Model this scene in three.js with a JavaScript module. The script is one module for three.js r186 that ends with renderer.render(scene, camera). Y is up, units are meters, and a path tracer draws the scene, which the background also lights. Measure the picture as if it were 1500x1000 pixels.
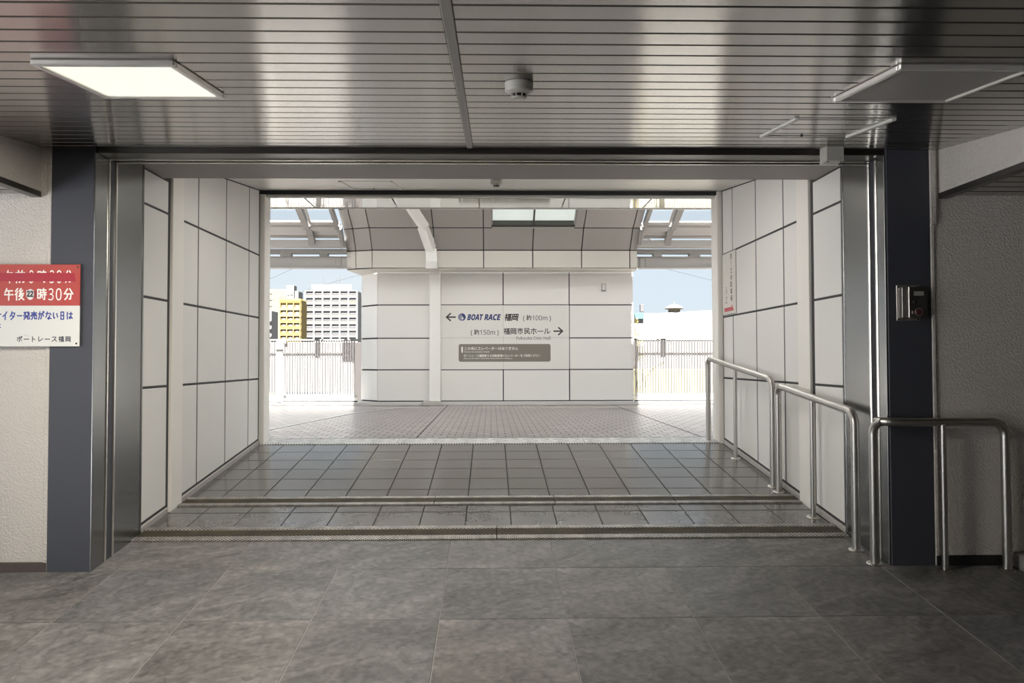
import * as THREE from 'three';
import { RectAreaLightUniformsLib } from 'three/addons/lights/RectAreaLightUniformsLib.js';
import { RoundedBoxGeometry } from 'three/addons/geometries/RoundedBoxGeometry.js';
import { mergeGeometries } from 'three/addons/utils/BufferGeometryUtils.js';

// ------------------------------------------------------------------ camera, renderer, sky, sun
const scene = new THREE.Scene();
const camera = new THREE.PerspectiveCamera(2 * Math.atan(500 / 1095) * 180 / Math.PI, 1.5, 0.05, 1500);
camera.rotation.order = 'YXZ';
camera.position.set(0, 1.654, 0);
camera.rotation.set(Math.atan(28 / 1095), -Math.atan(20 / 1095), -0.002);
camera.setViewOffset(1500, 1000, 11, 0, 1500, 1000);
const renderer = new THREE.WebGLRenderer({ antialias: true });
renderer.toneMapping = THREE.LinearToneMapping;
renderer.toneMappingExposure = 2.2;
renderer.shadowMap.enabled = true;
RectAreaLightUniformsLib.init();

const SKY_LEVEL = 0.41, SUN_LEVEL = 26, LAMP_LEVEL = 60, RAMP_FILL_LEVEL = 6.5;
let seed = 7;
const rnd = () => { seed = (seed * 1664525 + 1013904223) >>> 0; return seed / 4294967296; };
// periodic value noise on an n x n lattice
const lattices = new Map();
function vnoise(x, y, n, id = 0) {
  const key = n * 100 + id;
  if (!lattices.has(key)) { const keep = seed; seed = 1000 + key * 77; const l = new Float32Array(n * n); for (let i = 0; i < l.length; i++) l[i] = rnd(); lattices.set(key, l); seed = keep; }
  const l = lattices.get(key), ix = Math.floor(x), iy = Math.floor(y), fx = x - ix, fy = y - iy;
  const m = (a) => ((a % n) + n) % n, at = (a, b) => l[m(b) * n + m(a)];
  const sx = fx * fx * (3 - 2 * fx), sy = fy * fy * (3 - 2 * fy);
  return (at(ix, iy) * (1 - sx) + at(ix + 1, iy) * sx) * (1 - sy) + (at(ix, iy + 1) * (1 - sx) + at(ix + 1, iy + 1) * sx) * sy;
}
function fbm(u, v, n, oct, id = 0) { let s = 0, a = 0.5, t = 0; for (let o = 0; o < oct; o++) { s += a * vnoise(u * n, v * n, n, id + o); t += a; a *= 0.5; n *= 2; } return s / t; }
function dataTex(size, fn, srgb = false, rep = 1) {
  const d = new Uint8Array(size * size * 4);
  for (let y = 0; y < size; y++) for (let x = 0; x < size; x++) {
    const c = fn((x + 0.5) / size, (y + 0.5) / size), i = (y * size + x) * 4;
    for (let k = 0; k < 3; k++) d[i + k] = Math.max(0, Math.min(255, Math.round((Array.isArray(c) ? c[k] : c) * 255)));
    d[i + 3] = 255;
  }
  const t = new THREE.DataTexture(d, size, size);
  t.wrapS = t.wrapT = THREE.RepeatWrapping; t.magFilter = THREE.LinearFilter; t.minFilter = THREE.LinearMipmapLinearFilter; t.generateMipmaps = true;
  if (srgb) t.colorSpace = THREE.SRGBColorSpace;
  t.repeat.set(1 / rep, 1 / rep); t.needsUpdate = true;
  return t;
}
{ // sky: pale spring blue with thin high cloud, the same all round
  const W = 1024, H = 512, d = new Float32Array(W * H * 4), mix = (a, b, t) => a.map((x, i) => x + (b[i] - x) * t);
  for (let r = 0; r < H; r++) for (let c = 0; c < W; c++) {
    const u = (c + 0.5) / W, el = ((r + 0.5) / H - 0.5) * Math.PI, e = Math.max(0, Math.sin(el));
    let col = mix([0.86, 0.97, 1.04], [0.68, 0.84, 1.0], Math.pow(Math.min(1, e * 1.5), 0.6));
    const cl = fbm(u * 2, r / H * 3, 8, 5, 3);
    col = mix(col, [1.0, 1.02, 1.04], Math.max(0, Math.min(1, (cl - 0.5) * 3)) * 0.5);
    const i = (r * W + c) * 4; d[i] = col[0]; d[i + 1] = col[1]; d[i + 2] = col[2]; d[i + 3] = 1;
  }
  const t = new THREE.DataTexture(d, W, H, THREE.RGBAFormat, THREE.FloatType);
  t.mapping = THREE.EquirectangularReflectionMapping; t.magFilter = THREE.LinearFilter; t.needsUpdate = true;
  scene.background = t; scene.backgroundIntensity = SKY_LEVEL;
}
const sun = new THREE.DirectionalLight(new THREE.Color(1, 0.965, 0.915), SUN_LEVEL);
sun.position.set(0, 0.75 * 60, -10 + 0.55 * 60); sun.target.position.set(0, 0, -10);
sun.castShadow = true; sun.shadow.mapSize.set(2048, 2048);
Object.assign(sun.shadow.camera, { left: -40, right: 40, top: 40, bottom: -40, near: 1, far: 200 });
scene.add(sun, sun.target);

// ------------------------------------------------------------------ helpers
const SLOPE = 0.12, TH = Math.atan(SLOPE), COS = Math.cos(TH), EYE = 1.654;
const floorY = (d) => SLOPE * d;
const used = new Map();
const numbered = (n) => { const k = used.get(n) ?? 0; used.set(n, k + 1); return k ? n + '_' + String(k).padStart(3, '0') : n; };
function mesh(name, geo, mat, parent, x = 0, y = 0, z = 0) {
  const m = new THREE.Mesh(geo, mat); m.name = parent ? name : numbered(name); m.castShadow = m.receiveShadow = true; m.position.set(x, y, z);
  (parent ?? scene).add(m); return m;
}
function thing(name, label, category, group, x = 0, y = 0, z = 0) {
  const o = new THREE.Group(); o.name = numbered(name); o.position.set(x, y, z); scene.add(o);
  o.userData = { label, category }; if (group) o.userData.group = group; return o;
}
function setting(name, x = 0, y = 0, z = 0, tilt = 0) { const o = new THREE.Group(); o.name = numbered(name); o.position.set(x, y, z); o.rotation.x = tilt; o.userData = { kind: 'structure' }; scene.add(o); return o; }
function polys(list) { // convex solid about the origin: flat faces, uv in metres
  const P = [], N = [], U = [], n = new THREE.Vector3(), a = new THREE.Vector3(), b = new THREE.Vector3(), c = new THREE.Vector3();
  for (let f of list) {
    a.set(...f[0]); b.set(...f[1]); c.set(...f[2]); n.subVectors(b, a).cross(c.clone().sub(a)).normalize();
    const m = f.reduce((s, p) => s.map((v, i) => v + p[i]), [0, 0, 0]);
    if (n.x * m[0] + n.y * m[1] + n.z * m[2] < 0) { f = f.slice().reverse(); n.negate(); }
    const ax = Math.abs(n.x), ay = Math.abs(n.y), az = Math.abs(n.z), uv = (p) => (ay >= ax && ay >= az ? [p[0], -p[2]] : ax >= az ? [p[2], p[1]] : [p[0], p[1]]);
    for (let i = 1; i < f.length - 1; i++) for (const p of [f[0], f[i], f[i + 1]]) { P.push(...p); N.push(n.x, n.y, n.z); U.push(...uv(p)); }
  }
  const g = new THREE.BufferGeometry();
  g.setAttribute('position', new THREE.Float32BufferAttribute(P, 3)); g.setAttribute('normal', new THREE.Float32BufferAttribute(N, 3)); g.setAttribute('uv', new THREE.Float32BufferAttribute(U, 2));
  return g;
}
function boxGeo(w, h, d, c = 0.002, ou = 0, ov = 0) { // chamfered box
  const x = w / 2, y = h / 2, z = d / 2; c = Math.min(c, x * 0.8, y * 0.8, z * 0.8);
  const px = (i, j, k) => [i * x, j * (y - c), k * (z - c)], py = (i, j, k) => [i * (x - c), j * y, k * (z - c)], pz = (i, j, k) => [i * (x - c), j * (y - c), k * z], L = [], S = [-1, 1];
  for (const s of S) {
    L.push([px(s, -1, -1), px(s, 1, -1), px(s, 1, 1), px(s, -1, 1)], [py(-1, s, -1), py(1, s, -1), py(1, s, 1), py(-1, s, 1)], [pz(-1, -1, s), pz(1, -1, s), pz(1, 1, s), pz(-1, 1, s)]);
    for (const t of S) {
      L.push([px(s, t, -1), px(s, t, 1), py(s, t, 1), py(s, t, -1)], [px(s, -1, t), px(s, 1, t), pz(s, 1, t), pz(s, -1, t)], [py(-1, s, t), py(1, s, t), pz(1, s, t), pz(-1, s, t)]);
      for (const r of S) L.push([px(s, t, r), py(s, t, r), pz(s, t, r)]);
    }
  }
  const g = polys(L);
  if (ou || ov) { const u = g.attributes.uv; for (let i = 0; i < u.count; i++) u.setXY(i, u.getX(i) + ou, u.getY(i) + ov); }
  return g;
}
const geoCache = new Map();
const cbox = (w, h, d, c = 0.002) => { const k = [w, h, d, c].map((v) => v.toFixed(4)).join(); if (!geoCache.has(k)) geoCache.set(k, boxGeo(w, h, d, c)); return geoCache.get(k); };
// a box given by its limits in x, height and depth from the camera (d = -z)
function slab(name, x0, x1, y0, y1, d0, d1, mat, parent, c = 0.002) {
  return mesh(name, cbox(x1 - x0, y1 - y0, d1 - d0, c), mat, parent, (x0 + x1) / 2, (y0 + y1) / 2, -(d0 + d1) / 2);
}
function clip(poly, nx, ny, k) { // keep nx*x + ny*y >= k
  const out = [];
  poly.forEach((p, i) => {
    const q = poly[(i + 1) % poly.length], a = nx * p[0] + ny * p[1] - k, b = nx * q[0] + ny * q[1] - k;
    if (a >= 0) out.push(p);
    if ((a < 0) !== (b < 0)) { const t = a / (a - b); out.push([p[0] + (q[0] - p[0]) * t, p[1] + (q[1] - p[1]) * t]); }
  });
  return out;
}
function plateGeo(pts, thick, bevel = 0.003) { // polygon plate, front face at +z = 0 .. back at -thick
  const s = new THREE.Shape(pts.map((p) => new THREE.Vector2(...p)));
  const g = new THREE.ExtrudeGeometry(s, { depth: thick - 2 * bevel, bevelEnabled: bevel > 0, bevelThickness: bevel, bevelSize: bevel, bevelOffset: -bevel, bevelSegments: 1, steps: 1 });
  return g.translate(0, 0, -thick + bevel);
}
function quadPlate(a, b, c, d, thick, inset, bevel = 0.003) { // a flat plate through four corners (counter-clockwise from its front), edges drawn in by inset
  const A = new THREE.Vector3(...a), X = new THREE.Vector3(...b).sub(A).normalize(), N = X.clone().cross(new THREE.Vector3(...d).sub(A)).normalize(), Y = N.clone().cross(X);
  let pts = [a, b, c, d].map((p) => { const v = new THREE.Vector3(...p).sub(A); return [v.dot(X), v.dot(Y)]; });
  if (inset) {
    let q = pts;
    pts.forEach((p, i) => { const e = pts[(i + 1) % 4], dx = e[0] - p[0], dy = e[1] - p[1], l = Math.hypot(dx, dy), nx = -dy / l, ny = dx / l; q = clip(q, nx, ny, nx * p[0] + ny * p[1] + inset); });
    pts = q;
  }
  const g = plateGeo(pts, thick, bevel);
  return g.applyMatrix4(new THREE.Matrix4().makeBasis(X, Y, N).setPosition(A));
}
function barGeo(a, b, w, h, up = [0, 1, 0], c = 0.003) { // straight bar of section w x h
  const A = new THREE.Vector3(...a), B = new THREE.Vector3(...b), Z = B.clone().sub(A), l = Z.length(); Z.normalize();
  const X = new THREE.Vector3(...up).cross(Z).normalize(), Y = Z.clone().cross(X);
  return boxGeo(w, h, l, c).applyMatrix4(new THREE.Matrix4().makeBasis(X, Y, Z).setPosition(A.add(B).multiplyScalar(0.5)));
}
function tubeGeo(points, r, bend = 0.08, sides = 16) { // round tube along a polyline with rounded bends
  const v = points.map((p) => new THREE.Vector3(...p)), path = new THREE.CurvePath(), n = v.length;
  let from = v[0];
  for (let i = 1; i < n - 1; i++) {
    const a = v[i].clone().add(v[i - 1].clone().sub(v[i]).setLength(bend)), b = v[i].clone().add(v[i + 1].clone().sub(v[i]).setLength(bend));
    path.add(new THREE.LineCurve3(from, a));
    const m = (t) => v[i].clone().lerp(t, 0.4477);
    path.add(new THREE.CubicBezierCurve3(a, m(a), m(b), b)); from = b;
  }
  path.add(new THREE.LineCurve3(from, v[n - 1]));
  // sweep with rings at even parameters of each piece, so bends are smooth and straights cheap
  const rings = []; path.curves.forEach((c, i) => { const k = c.isLineCurve3 ? 1 : 8; for (let j = i ? 1 : 0; j <= k; j++) rings.push([c.getPoint(j / k), c.getTangent(j / k)]); });
  const P = [], N = [], U = [], I = []; let X = new THREE.Vector3(0.31, 0.17, 0.93), len = 0;
  rings.forEach(([p, t], i) => {
    X = X.clone().sub(t.clone().multiplyScalar(X.dot(t))).normalize(); const Y = t.clone().cross(X);
    if (i) len += p.distanceTo(rings[i - 1][0]);
    for (let s = 0; s <= sides; s++) { const a = s / sides * 2 * Math.PI, q = X.clone().multiplyScalar(Math.cos(a)).addScaledVector(Y, Math.sin(a)); P.push(p.x + q.x * r, p.y + q.y * r, p.z + q.z * r); N.push(q.x, q.y, q.z); U.push(s / sides * 2 * Math.PI * r, len); }
    if (i) for (let s = 0; s < sides; s++) { const a = (i - 1) * (sides + 1) + s, b = a + sides + 1; I.push(a, a + 1, b, b, a + 1, b + 1); }
  });
  const g = new THREE.BufferGeometry(); g.setAttribute('position', new THREE.Float32BufferAttribute(P, 3)); g.setAttribute('normal', new THREE.Float32BufferAttribute(N, 3)); g.setAttribute('uv', new THREE.Float32BufferAttribute(U, 2)); g.setIndex(I);
  return g;
}
const cyl = (r0, r1, h, n = 24) => new THREE.CylinderGeometry(r0, r1, h, n);
const std = (r, g, b, o = {}) => new THREE.MeshPhysicalMaterial({ color: new THREE.Color().setRGB(r, g, b), roughness: 0.6, ...o });

// ------------------------------------------------------------------ materials
function vn2(x, y, nx, ny, id) { // value noise on an nx x ny lattice
  const key = 'r' + nx + '/' + ny + '/' + id;
  if (!lattices.has(key)) { const keep = seed; seed = 5000 + nx * 131 + ny * 17 + id * 7919; const l = new Float32Array(nx * ny); for (let i = 0; i < l.length; i++) l[i] = rnd(); lattices.set(key, l); seed = keep; }
  const l = lattices.get(key), ix = Math.floor(x), iy = Math.floor(y), fx = x - ix, fy = y - iy, at = (a, b) => l[(((b % ny) + ny) % ny) * nx + ((a % nx) + nx) % nx];
  const sx = fx * fx * (3 - 2 * fx), sy = fy * fy * (3 - 2 * fy);
  return (at(ix, iy) * (1 - sx) + at(ix + 1, iy) * sx) * (1 - sy) + (at(ix, iy + 1) * (1 - sx) + at(ix + 1, iy + 1) * sx) * sy;
}
const slateAt = (u, v) => { // cleft stone: layers that run diagonally, broken into flakes
  const w = fbm(u, v, 4, 4, 11) - 0.5, a = u + v, b = 2 * v - u;
  const layers = vn2(a * 4 + w * 3, b * 14 + w * 9, 4, 14, 21) * 0.5 + vn2(a * 9 + w * 5, b * 34 + w * 16, 9, 34, 22) * 0.3 + vn2(a * 24 + w * 6, b * 80 + w * 26, 24, 80, 23) * 0.2;
  const crack = Math.pow(1 - Math.abs(vn2(a * 5 + w * 6, b * 11 + w * 12, 5, 11, 24) - 0.5) * 2, 14), fine = fbm(u, v, 96, 3, 41);
  return [layers - 0.5, crack, fine - 0.5, w];
};
const slateMap = dataTex(1024, (u, v) => { const [l, c, f, w] = slateAt(u, v), k = 0.405 + l * 0.19 - c * 0.05 + f * 0.17 + w * 0.06, t = fbm(u, v, 3, 2, 61) - 0.5; return [k * (1.0 + t * 0.03), k * 0.985, k * (0.975 - t * 0.03)]; }, true, 2.4);
const slateBump = dataTex(1024, (u, v) => { const [l, c, f] = slateAt(u, v); return 0.5 + l * 0.7 - c * 0.15 + f * 0.3; }, false, 2.4);
const tileMap = dataTex(512, (u, v) => { const k = 0.37 + (fbm(u, v, 6, 5, 81) - 0.5) * 0.05 + (vnoise(u * 200, v * 200, 200, 85) - 0.5) * 0.02; return [k, k * 0.975, k * 0.95]; }, true, 1.3);
const plasterBump = dataTex(512, (u, v) => { const a = fbm(u, v, 40, 3, 91); return Math.min(1, Math.max(0, (a - 0.35) * 2.2)); }, false, 0.3);
const steelRough = dataTex(512, (u, v) => 0.85 + (fbm(u, v, 16, 5, 101) - 0.5) * 0.1, false, 0.5);
const knurl = dataTex(256, (u, v) => { const a = Math.abs(((u * 12 + v * 12) % 1) - 0.5), b = Math.abs(((u * 12 - v * 12 + 12) % 1) - 0.5); return Math.max(a, b) * 2 > 0.62 ? 1 : 0.15; }, false, 0.3);
const knurlMap = dataTex(256, (u, v) => { const a = Math.abs(((u * 12 + v * 12) % 1) - 0.5), b = Math.abs(((u * 12 - v * 12 + 12) % 1) - 0.5), k = Math.max(a, b) * 2 > 0.62; return (k ? 0.86 : 0.3) + (vnoise(u * 8, v * 8, 8, 111) - 0.5) * 0.2; }, true, 0.3);
const rubberMap = dataTex(256, (u, v) => { const k = 0.3 + (fbm(u, v, 8, 4, 121) - 0.5) * 0.22 + (vnoise(u * 64, v * 64, 64, 125) - 0.5) * 0.08; return [k * 1.08, k * 0.98, k * 0.74]; }, true, 0.7);

const M = {
  slate: std(1, 1, 1, { map: slateMap, bumpMap: slateBump, bumpScale: 0.004, roughness: 0.5 }),
  slate2: std(0.9, 0.9, 0.91, { map: slateMap, bumpMap: slateBump, bumpScale: 0.004, roughness: 0.55 }),
  slate3: std(1.04, 1.01, 1.0, { map: slateMap, bumpMap: slateBump, bumpScale: 0.004, roughness: 0.5 }),
  grout: std(0.3, 0.29, 0.28, { roughness: 0.9 }),
  darkGrout: std(0.02, 0.019, 0.018, { roughness: 0.9 }),
  tile: std(1, 1, 1, { map: tileMap, roughness: 0.19, ior: 1.85 }),
  tile2: std(0.975, 0.975, 0.98, { map: tileMap, roughness: 0.21, ior: 1.85 }),
  tile3: std(1.02, 1.01, 1.0, { map: tileMap, roughness: 0.19, ior: 1.85 }),
  paver: [std(0.215, 0.185, 0.172, { roughness: 0.36 }), std(0.195, 0.173, 0.165, { roughness: 0.34 }), std(0.235, 0.21, 0.197, { roughness: 0.36 }), std(0.215, 0.193, 0.185, { roughness: 0.3 })],
  knurled: std(0.58, 0.55, 0.51, { map: knurlMap, bumpMap: knurl, bumpScale: 0.002, roughness: 0.4, metalness: 0.55 }),
  checker: std(1, 0.99, 0.96, { map: knurlMap, bumpMap: knurl, bumpScale: 0.002, roughness: 0.42, metalness: 0.4 }),
  rubber: std(0.5, 0.47, 0.42, { map: rubberMap, roughness: 0.8 }),
  panel: std(0.8, 0.785, 0.755, { roughness: 0.3 }),
  panelWarm: std(0.62, 0.59, 0.535, { roughness: 0.4 }),
  panelGrey: std(0.36, 0.34, 0.32, { roughness: 0.4 }),
  joint: std(0.03, 0.03, 0.032, { roughness: 0.7 }),
  whitePaint: std(0.82, 0.80, 0.76, { roughness: 0.4 }),
  cream: std(0.87, 0.84, 0.79, { roughness: 0.4 }),
  skirting: std(0.42, 0.395, 0.375, { roughness: 0.6 }),
  kerb: std(0.62, 0.60, 0.58, { roughness: 0.7 }),
  plaster: std(0.60, 0.56, 0.52, { roughness: 0.7, bumpMap: plasterBump, bumpScale: 0.0024 }),
  columnPaint: std(0.05, 0.053, 0.068, { roughness: 0.55 }),
  slat: std(0.40, 0.385, 0.365, { metalness: 1, roughness: 0.21, anisotropy: 0.65, anisotropyRotation: Math.PI / 2 }),
  slatLight: std(0.74, 0.72, 0.68, { metalness: 0.4, roughness: 0.3 }),
  batten: std(0.30, 0.285, 0.27, { metalness: 0.5, roughness: 0.5 }),
  black: std(0.012, 0.012, 0.013, { roughness: 0.6 }),
  jamb: std(0.24, 0.242, 0.24, { metalness: 0.95, roughness: 0.3, roughnessMap: steelRough }),
  bright: std(0.78, 0.75, 0.70, { metalness: 1, roughness: 0.25 }),
  darkMetal: std(0.10, 0.094, 0.088, { metalness: 0.8, roughness: 0.35 }),
  soffitGrey: std(0.31, 0.285, 0.27, { roughness: 0.55, metalness: 0.2 }),
  mirror: std(0.80, 0.79, 0.76, { metalness: 0.9, roughness: 0.06 }),
  stainless: std(0.50, 0.48, 0.455, { metalness: 1, roughness: 0.36 }),
  plastic: std(0.52, 0.50, 0.46, { roughness: 0.4 }),
  lightFrame: std(0.85, 0.82, 0.78, { roughness: 0.3, metalness: 0.5 }),
  sunSteel: std(0.46, 0.445, 0.42, { roughness: 0.5 }),  // whiteSteel with its colour lowered to offset direct sun on the glazing
  sunMullion: std(0.30, 0.29, 0.272, { roughness: 0.5 }),  // mullion colour lowered to offset direct sun
  gasket: std(0.05, 0.05, 0.052, { roughness: 0.7 }),
  frame: std(0.62, 0.61, 0.60, { roughness: 0.4, metalness: 0.3 }),
  whiteSteel: std(0.86, 0.85, 0.82, { roughness: 0.4 }),
  mullion: std(0.5, 0.48, 0.45, { roughness: 0.45 }),
  glass: std(1, 1, 1, { transmission: 1, roughness: 0.02, thickness: 0, ior: 1.45 }),
  frosted: std(0.55, 0.575, 0.565, { transmission: 0.5, roughness: 1, thickness: 0 }),
  polycarbonate: std(0.6, 0.605, 0.605, { transmission: 0.97, roughness: 1, thickness: 0 }),
  concrete: std(0.42, 0.41, 0.39, { roughness: 0.9 }),
};

// ------------------------------------------------------------------ hand-drawn strokes for Japanese characters, on a 100 x 100 grid (xxyy points, ; parts strokes, ~ is a curve)
const GLYPH = {
  福: '2006 3016;0826 3826 1060;2448 2498;2650 4262;4810 9610;5624 8824 8842 5642 5624;5054 9454 9496 5096 5054;5075 9475;7254 7296',
  岡: '1098 1010 9010 9098 8296;3422 4036;6622 6036;2242 7842;5042 5080;2856 2882 7282 7256', 約: '2604 1022 3022;3820 1246 4046;2646 2698;1264 0888;4062 4482;6204 5244;5626 9226 8892 7496;6244 7260',
  市: '5004 5018;0818 9218;2084 2036 8036 8080 7282;5018 5098', 民: '1808 8208 8234 1834;1808 1892 4682;1858 8858;5034 5870 9294 9478', ホ: '0826 9226;5006 5096 4090;2644 1078;7444 9278', ー: '0852 9252', ル: '2814 2850 0892;5612 5688 9458',
  こ: '~2022 5026 7822;~1666 3086 8484', の: '~5022 4470 2486 1256 3624 6420 8840 8470 6086', 先: '2608 1440;2028 8428;5004 5048;0850 9450;3652 3074 0694;6050 6088 6892 9290 9474', に: '1810 1450 2092;4626 8626;~4664 5084 9082',
  エ: '1418 8618;5018 5084;0684 9484', レ: '2210 2288 5476 9040', ベ: '0662 3430 5250 9484;6814 7628;8408 9222', タ: '4004 2640 0862;3420 8620 7260 2498;3644 6870', は: '1610 1250 1892;4030 9230;7010 7078 5688 4476 5264 7266 9484',
  あ: '1424 8624;4406 4250 5088;~7438 5880 2690 1268 4848 8054 8878 6294', り: '2810 2450 3062;7008 7450 4496', ま: '1620 8420;2040 8040;5006 5076 3490 2274 4068 8690', せ: '0638 9438;3012 3080 4888 8888;7010 7060 6066', ん: '~5008 2860 0894 3452 5256 5090 7290 9462',
  ト: '3406 3496;3438 8062', ス: '1616 8016 5860 0892;5452 9292', ボ: '0828 8628;4808 4896 3890;2446 1078;6846 8678;7404 8018;8800 9414', 第: '2204 0824;1814 4614;3014 3622;6204 4824;5814 9214;7014 7622;1632 8232 8250 2050 1668 8868 8486 7684;5032 5098;4668 0894',
  立: '5004 5018;1024 9024;3036 3876;7036 6276;0688 9488', 体: '2804 0450;1834 1898;3628 9628;6604 6698;6430 3670;6830 9870;5078 8278', 駐: '1010 1058;1010 4610;1026 4226;1042 4242;2810 2858;1058 4858 4492 3690;0670 0486;1668 1882;2668 3080;7004 7614;5424 9624;5856 9256;7424 7490;5090 9890',
  車: '0816 9216;1830 8230 8264 1864 1830;1847 8247;0878 9478;5004 5098', 場: '0434 3834;2006 2074;0480 4066;5006 8806 8838 5038 5006;5022 8822;4250 9850;5652 4074;5462 9462 8892 7690;6864 5090;8264 6694', を: '1618 8018;4404 2050 5644 5870;8640 4666 4088 8490', ご: '~2026 4428 6826;~1666 3086 8484;7806 8418;9002 9614',
  利: '4204 1014;0632 5232;2810 2898;2834 0672;3040 5062;6616 6670;9004 9090 8094', 用: '1808 1860 0896;1808 8608 8692 7692;1834 8634;1860 8660;5208 5298', く: '7006 2448 7492', だ: '0624 5624;3206 1094;5446 8644;~5272 5688 9286;7406 8020;8802 9416', さ: '1226 8826;4806 7656;~2662 3690 8090', い: '1818 1660 2884 3672;7226 8668',
  午: '2804 1038;2422 8822;0654 9454;5022 5098', 前: '3004 3616;7004 6216;0622 9422;1434 1498;1434 4634 4694 4094;1452 4652;1468 4668;6436 6478;8632 8692 7694', 時: '0812 3612 3682 0882 0812;0846 3646;4616 9416;7004 7036;4036 9836;4054 9854;8240 8292 7292;5264 6078', 分: '3806 0648;6206 9448;2448 7648 7090 5890;4250 3476 1494',
  後: '2804 0626;3028 0454;1844 1898;6404 4822 6434;8018 4846 9244;6046 4268;5658 8658 7078 4296;5064 9496', ナ: '0634 9434;5404 5250 2096', イ: '7806 5236 0860;5038 5098', 発: '1012 4012 2636 0450;1622 2832;5806 6826 9650;8208 6822;9022 7436;2850 7250;1266 8866;3850 3670 1096;6250 6290 9490 9478',
  売: '0818 9218;5004 5034;2034 8034;0862 0846 9246 9260;3656 3276 1296;6256 6288 9288 9276', が: '0830 5430 5280 4090;3006 2460 1094;6822 8656;7604 8218;8800 9414', な: '0826 5626;3406 2050 0870;7222 9240;6650 6684 5094 4080 5472 9488', 日: '2008 8008 8094 2094 2008;2050 8050',
  入: '3410 5010 5236 9494;5036 3470 0896', 口: '1816 8216 8288 1888 1816', と: '3006 4040;~8228 2458 2088 8688',
};
function drawGlyph(ctx, ch, x, y, w, h, weight) {
  ctx.lineWidth = weight; ctx.lineCap = 'round'; ctx.lineJoin = 'round';
  for (let s of GLYPH[ch].split(';')) {
    const curved = s[0] === '~', p = s.replace('~', '').split(' ').map((t) => [x + +t.slice(0, 2) / 100 * w, y + +t.slice(2) / 100 * h]);
    ctx.beginPath(); ctx.moveTo(...p[0]);
    if (!curved) p.slice(1).forEach((q) => ctx.lineTo(...q));
    else { for (let i = 1; i < p.length - 1; i++) { const e = i === p.length - 2 ? p[i + 1] : [(p[i][0] + p[i + 1][0]) / 2, (p[i][1] + p[i + 1][1]) / 2]; ctx.quadraticCurveTo(...p[i], ...e); } }
    ctx.stroke();
  }
}
function jp(ctx, text, x, y, adv, h, weight, color) { // a row of strokes; latin letters in the text use the font
  ctx.strokeStyle = ctx.fillStyle = color;
  [...text].forEach((ch, i) => { const w = Math.min(adv * 0.96, h * 1.02); if (GLYPH[ch]) drawGlyph(ctx, ch, x + i * adv + (adv - w) / 2, y, w, h, weight); else latin(ctx, ch, x + i * adv + adv * 0.2, y + h * 0.96, h * 1.25, adv * 0.6, color, 'bold'); });
}
function latin(ctx, text, x, base, size, width, color, weight = 'normal', skew = 0) { // text stretched to a width
  ctx.save(); ctx.fillStyle = color; ctx.font = `${weight} 100px sans-serif`;
  const k = size / 100, m = ctx.measureText(text).width * k;
  ctx.transform(width / m * k, 0, -skew * k, k, x, base); ctx.fillText(text, 0, 0); if (weight === 'bold') { ctx.strokeStyle = color; ctx.lineWidth = 5; ctx.lineJoin = 'round'; ctx.strokeText(text, 0, 0); } ctx.restore();
}
function canvasTex(w, h, paint) {
  const c = document.createElement('canvas'); c.width = w; c.height = h; paint(c.getContext('2d'));
  const t = new THREE.CanvasTexture(c); t.colorSpace = THREE.SRGBColorSpace; t.anisotropy = 8; return t;
}

// ================================================================== SETTING: the hall in front
{ // slate floor of the hall, rising with the ramp
  const f = setting('floor', 0, 0, 0, TH);
  mesh('floor_bed', boxGeo(12.4, 0.2, 11.2, 0.005), M.grout, f, 0, -0.1025, -(4.624 / COS) + 5.6);
  const P = 0.6065, W = P - 0.004, mats = [M.slate, M.slate2, M.slate, M.slate3];
  const tiles = [0, 1, 2, 3, 4, 5].map((i) => boxGeo(W, 0.02, W, 0.0012, i * 0.83 + 0.1, i * 1.37 + 0.2)), short = [0, 1, 2, 3].map((i) => boxGeo(W, 0.02, 0.436, 0.0012, i * 0.57, i * 1.1));
  for (let r = -1; r < 4; r++) for (let c = -5; c < 12; c++) {
    const x = -2.066 + (c + 0.5) * P, z = r < 0 ? -(4.183 + 0.2195) / COS : -(4.183 / COS - (r + 0.5) * P);
    if (r < 0 && (x < -2.4 || x > 2.6)) continue;
    const pick = Math.floor(rnd() * 6), m = mats[Math.floor(rnd() * 4)];
    if (r < 0) { // the row that runs into the doorway, cut at the door frame
      const x0 = Math.max(x - W / 2, -2.2), x1 = Math.min(x + W / 2, 2.228);
      if (x1 - x0 > 0.02) mesh('tile', x1 - x0 > W - 0.001 ? short[pick % 4] : boxGeo(x1 - x0, 0.02, 0.436, 0.0012, x, 0.3), m, f, (x0 + x1) / 2, -0.01, z);
    } else mesh('tile', tiles[pick], m, f, x, -0.01, z);
  }
  mesh('rear_paving', boxGeo(12.4, 0.02, 8, 0.001), M.slate, f, 0, -0.01, -1.78 + 4.03);
}
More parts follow.
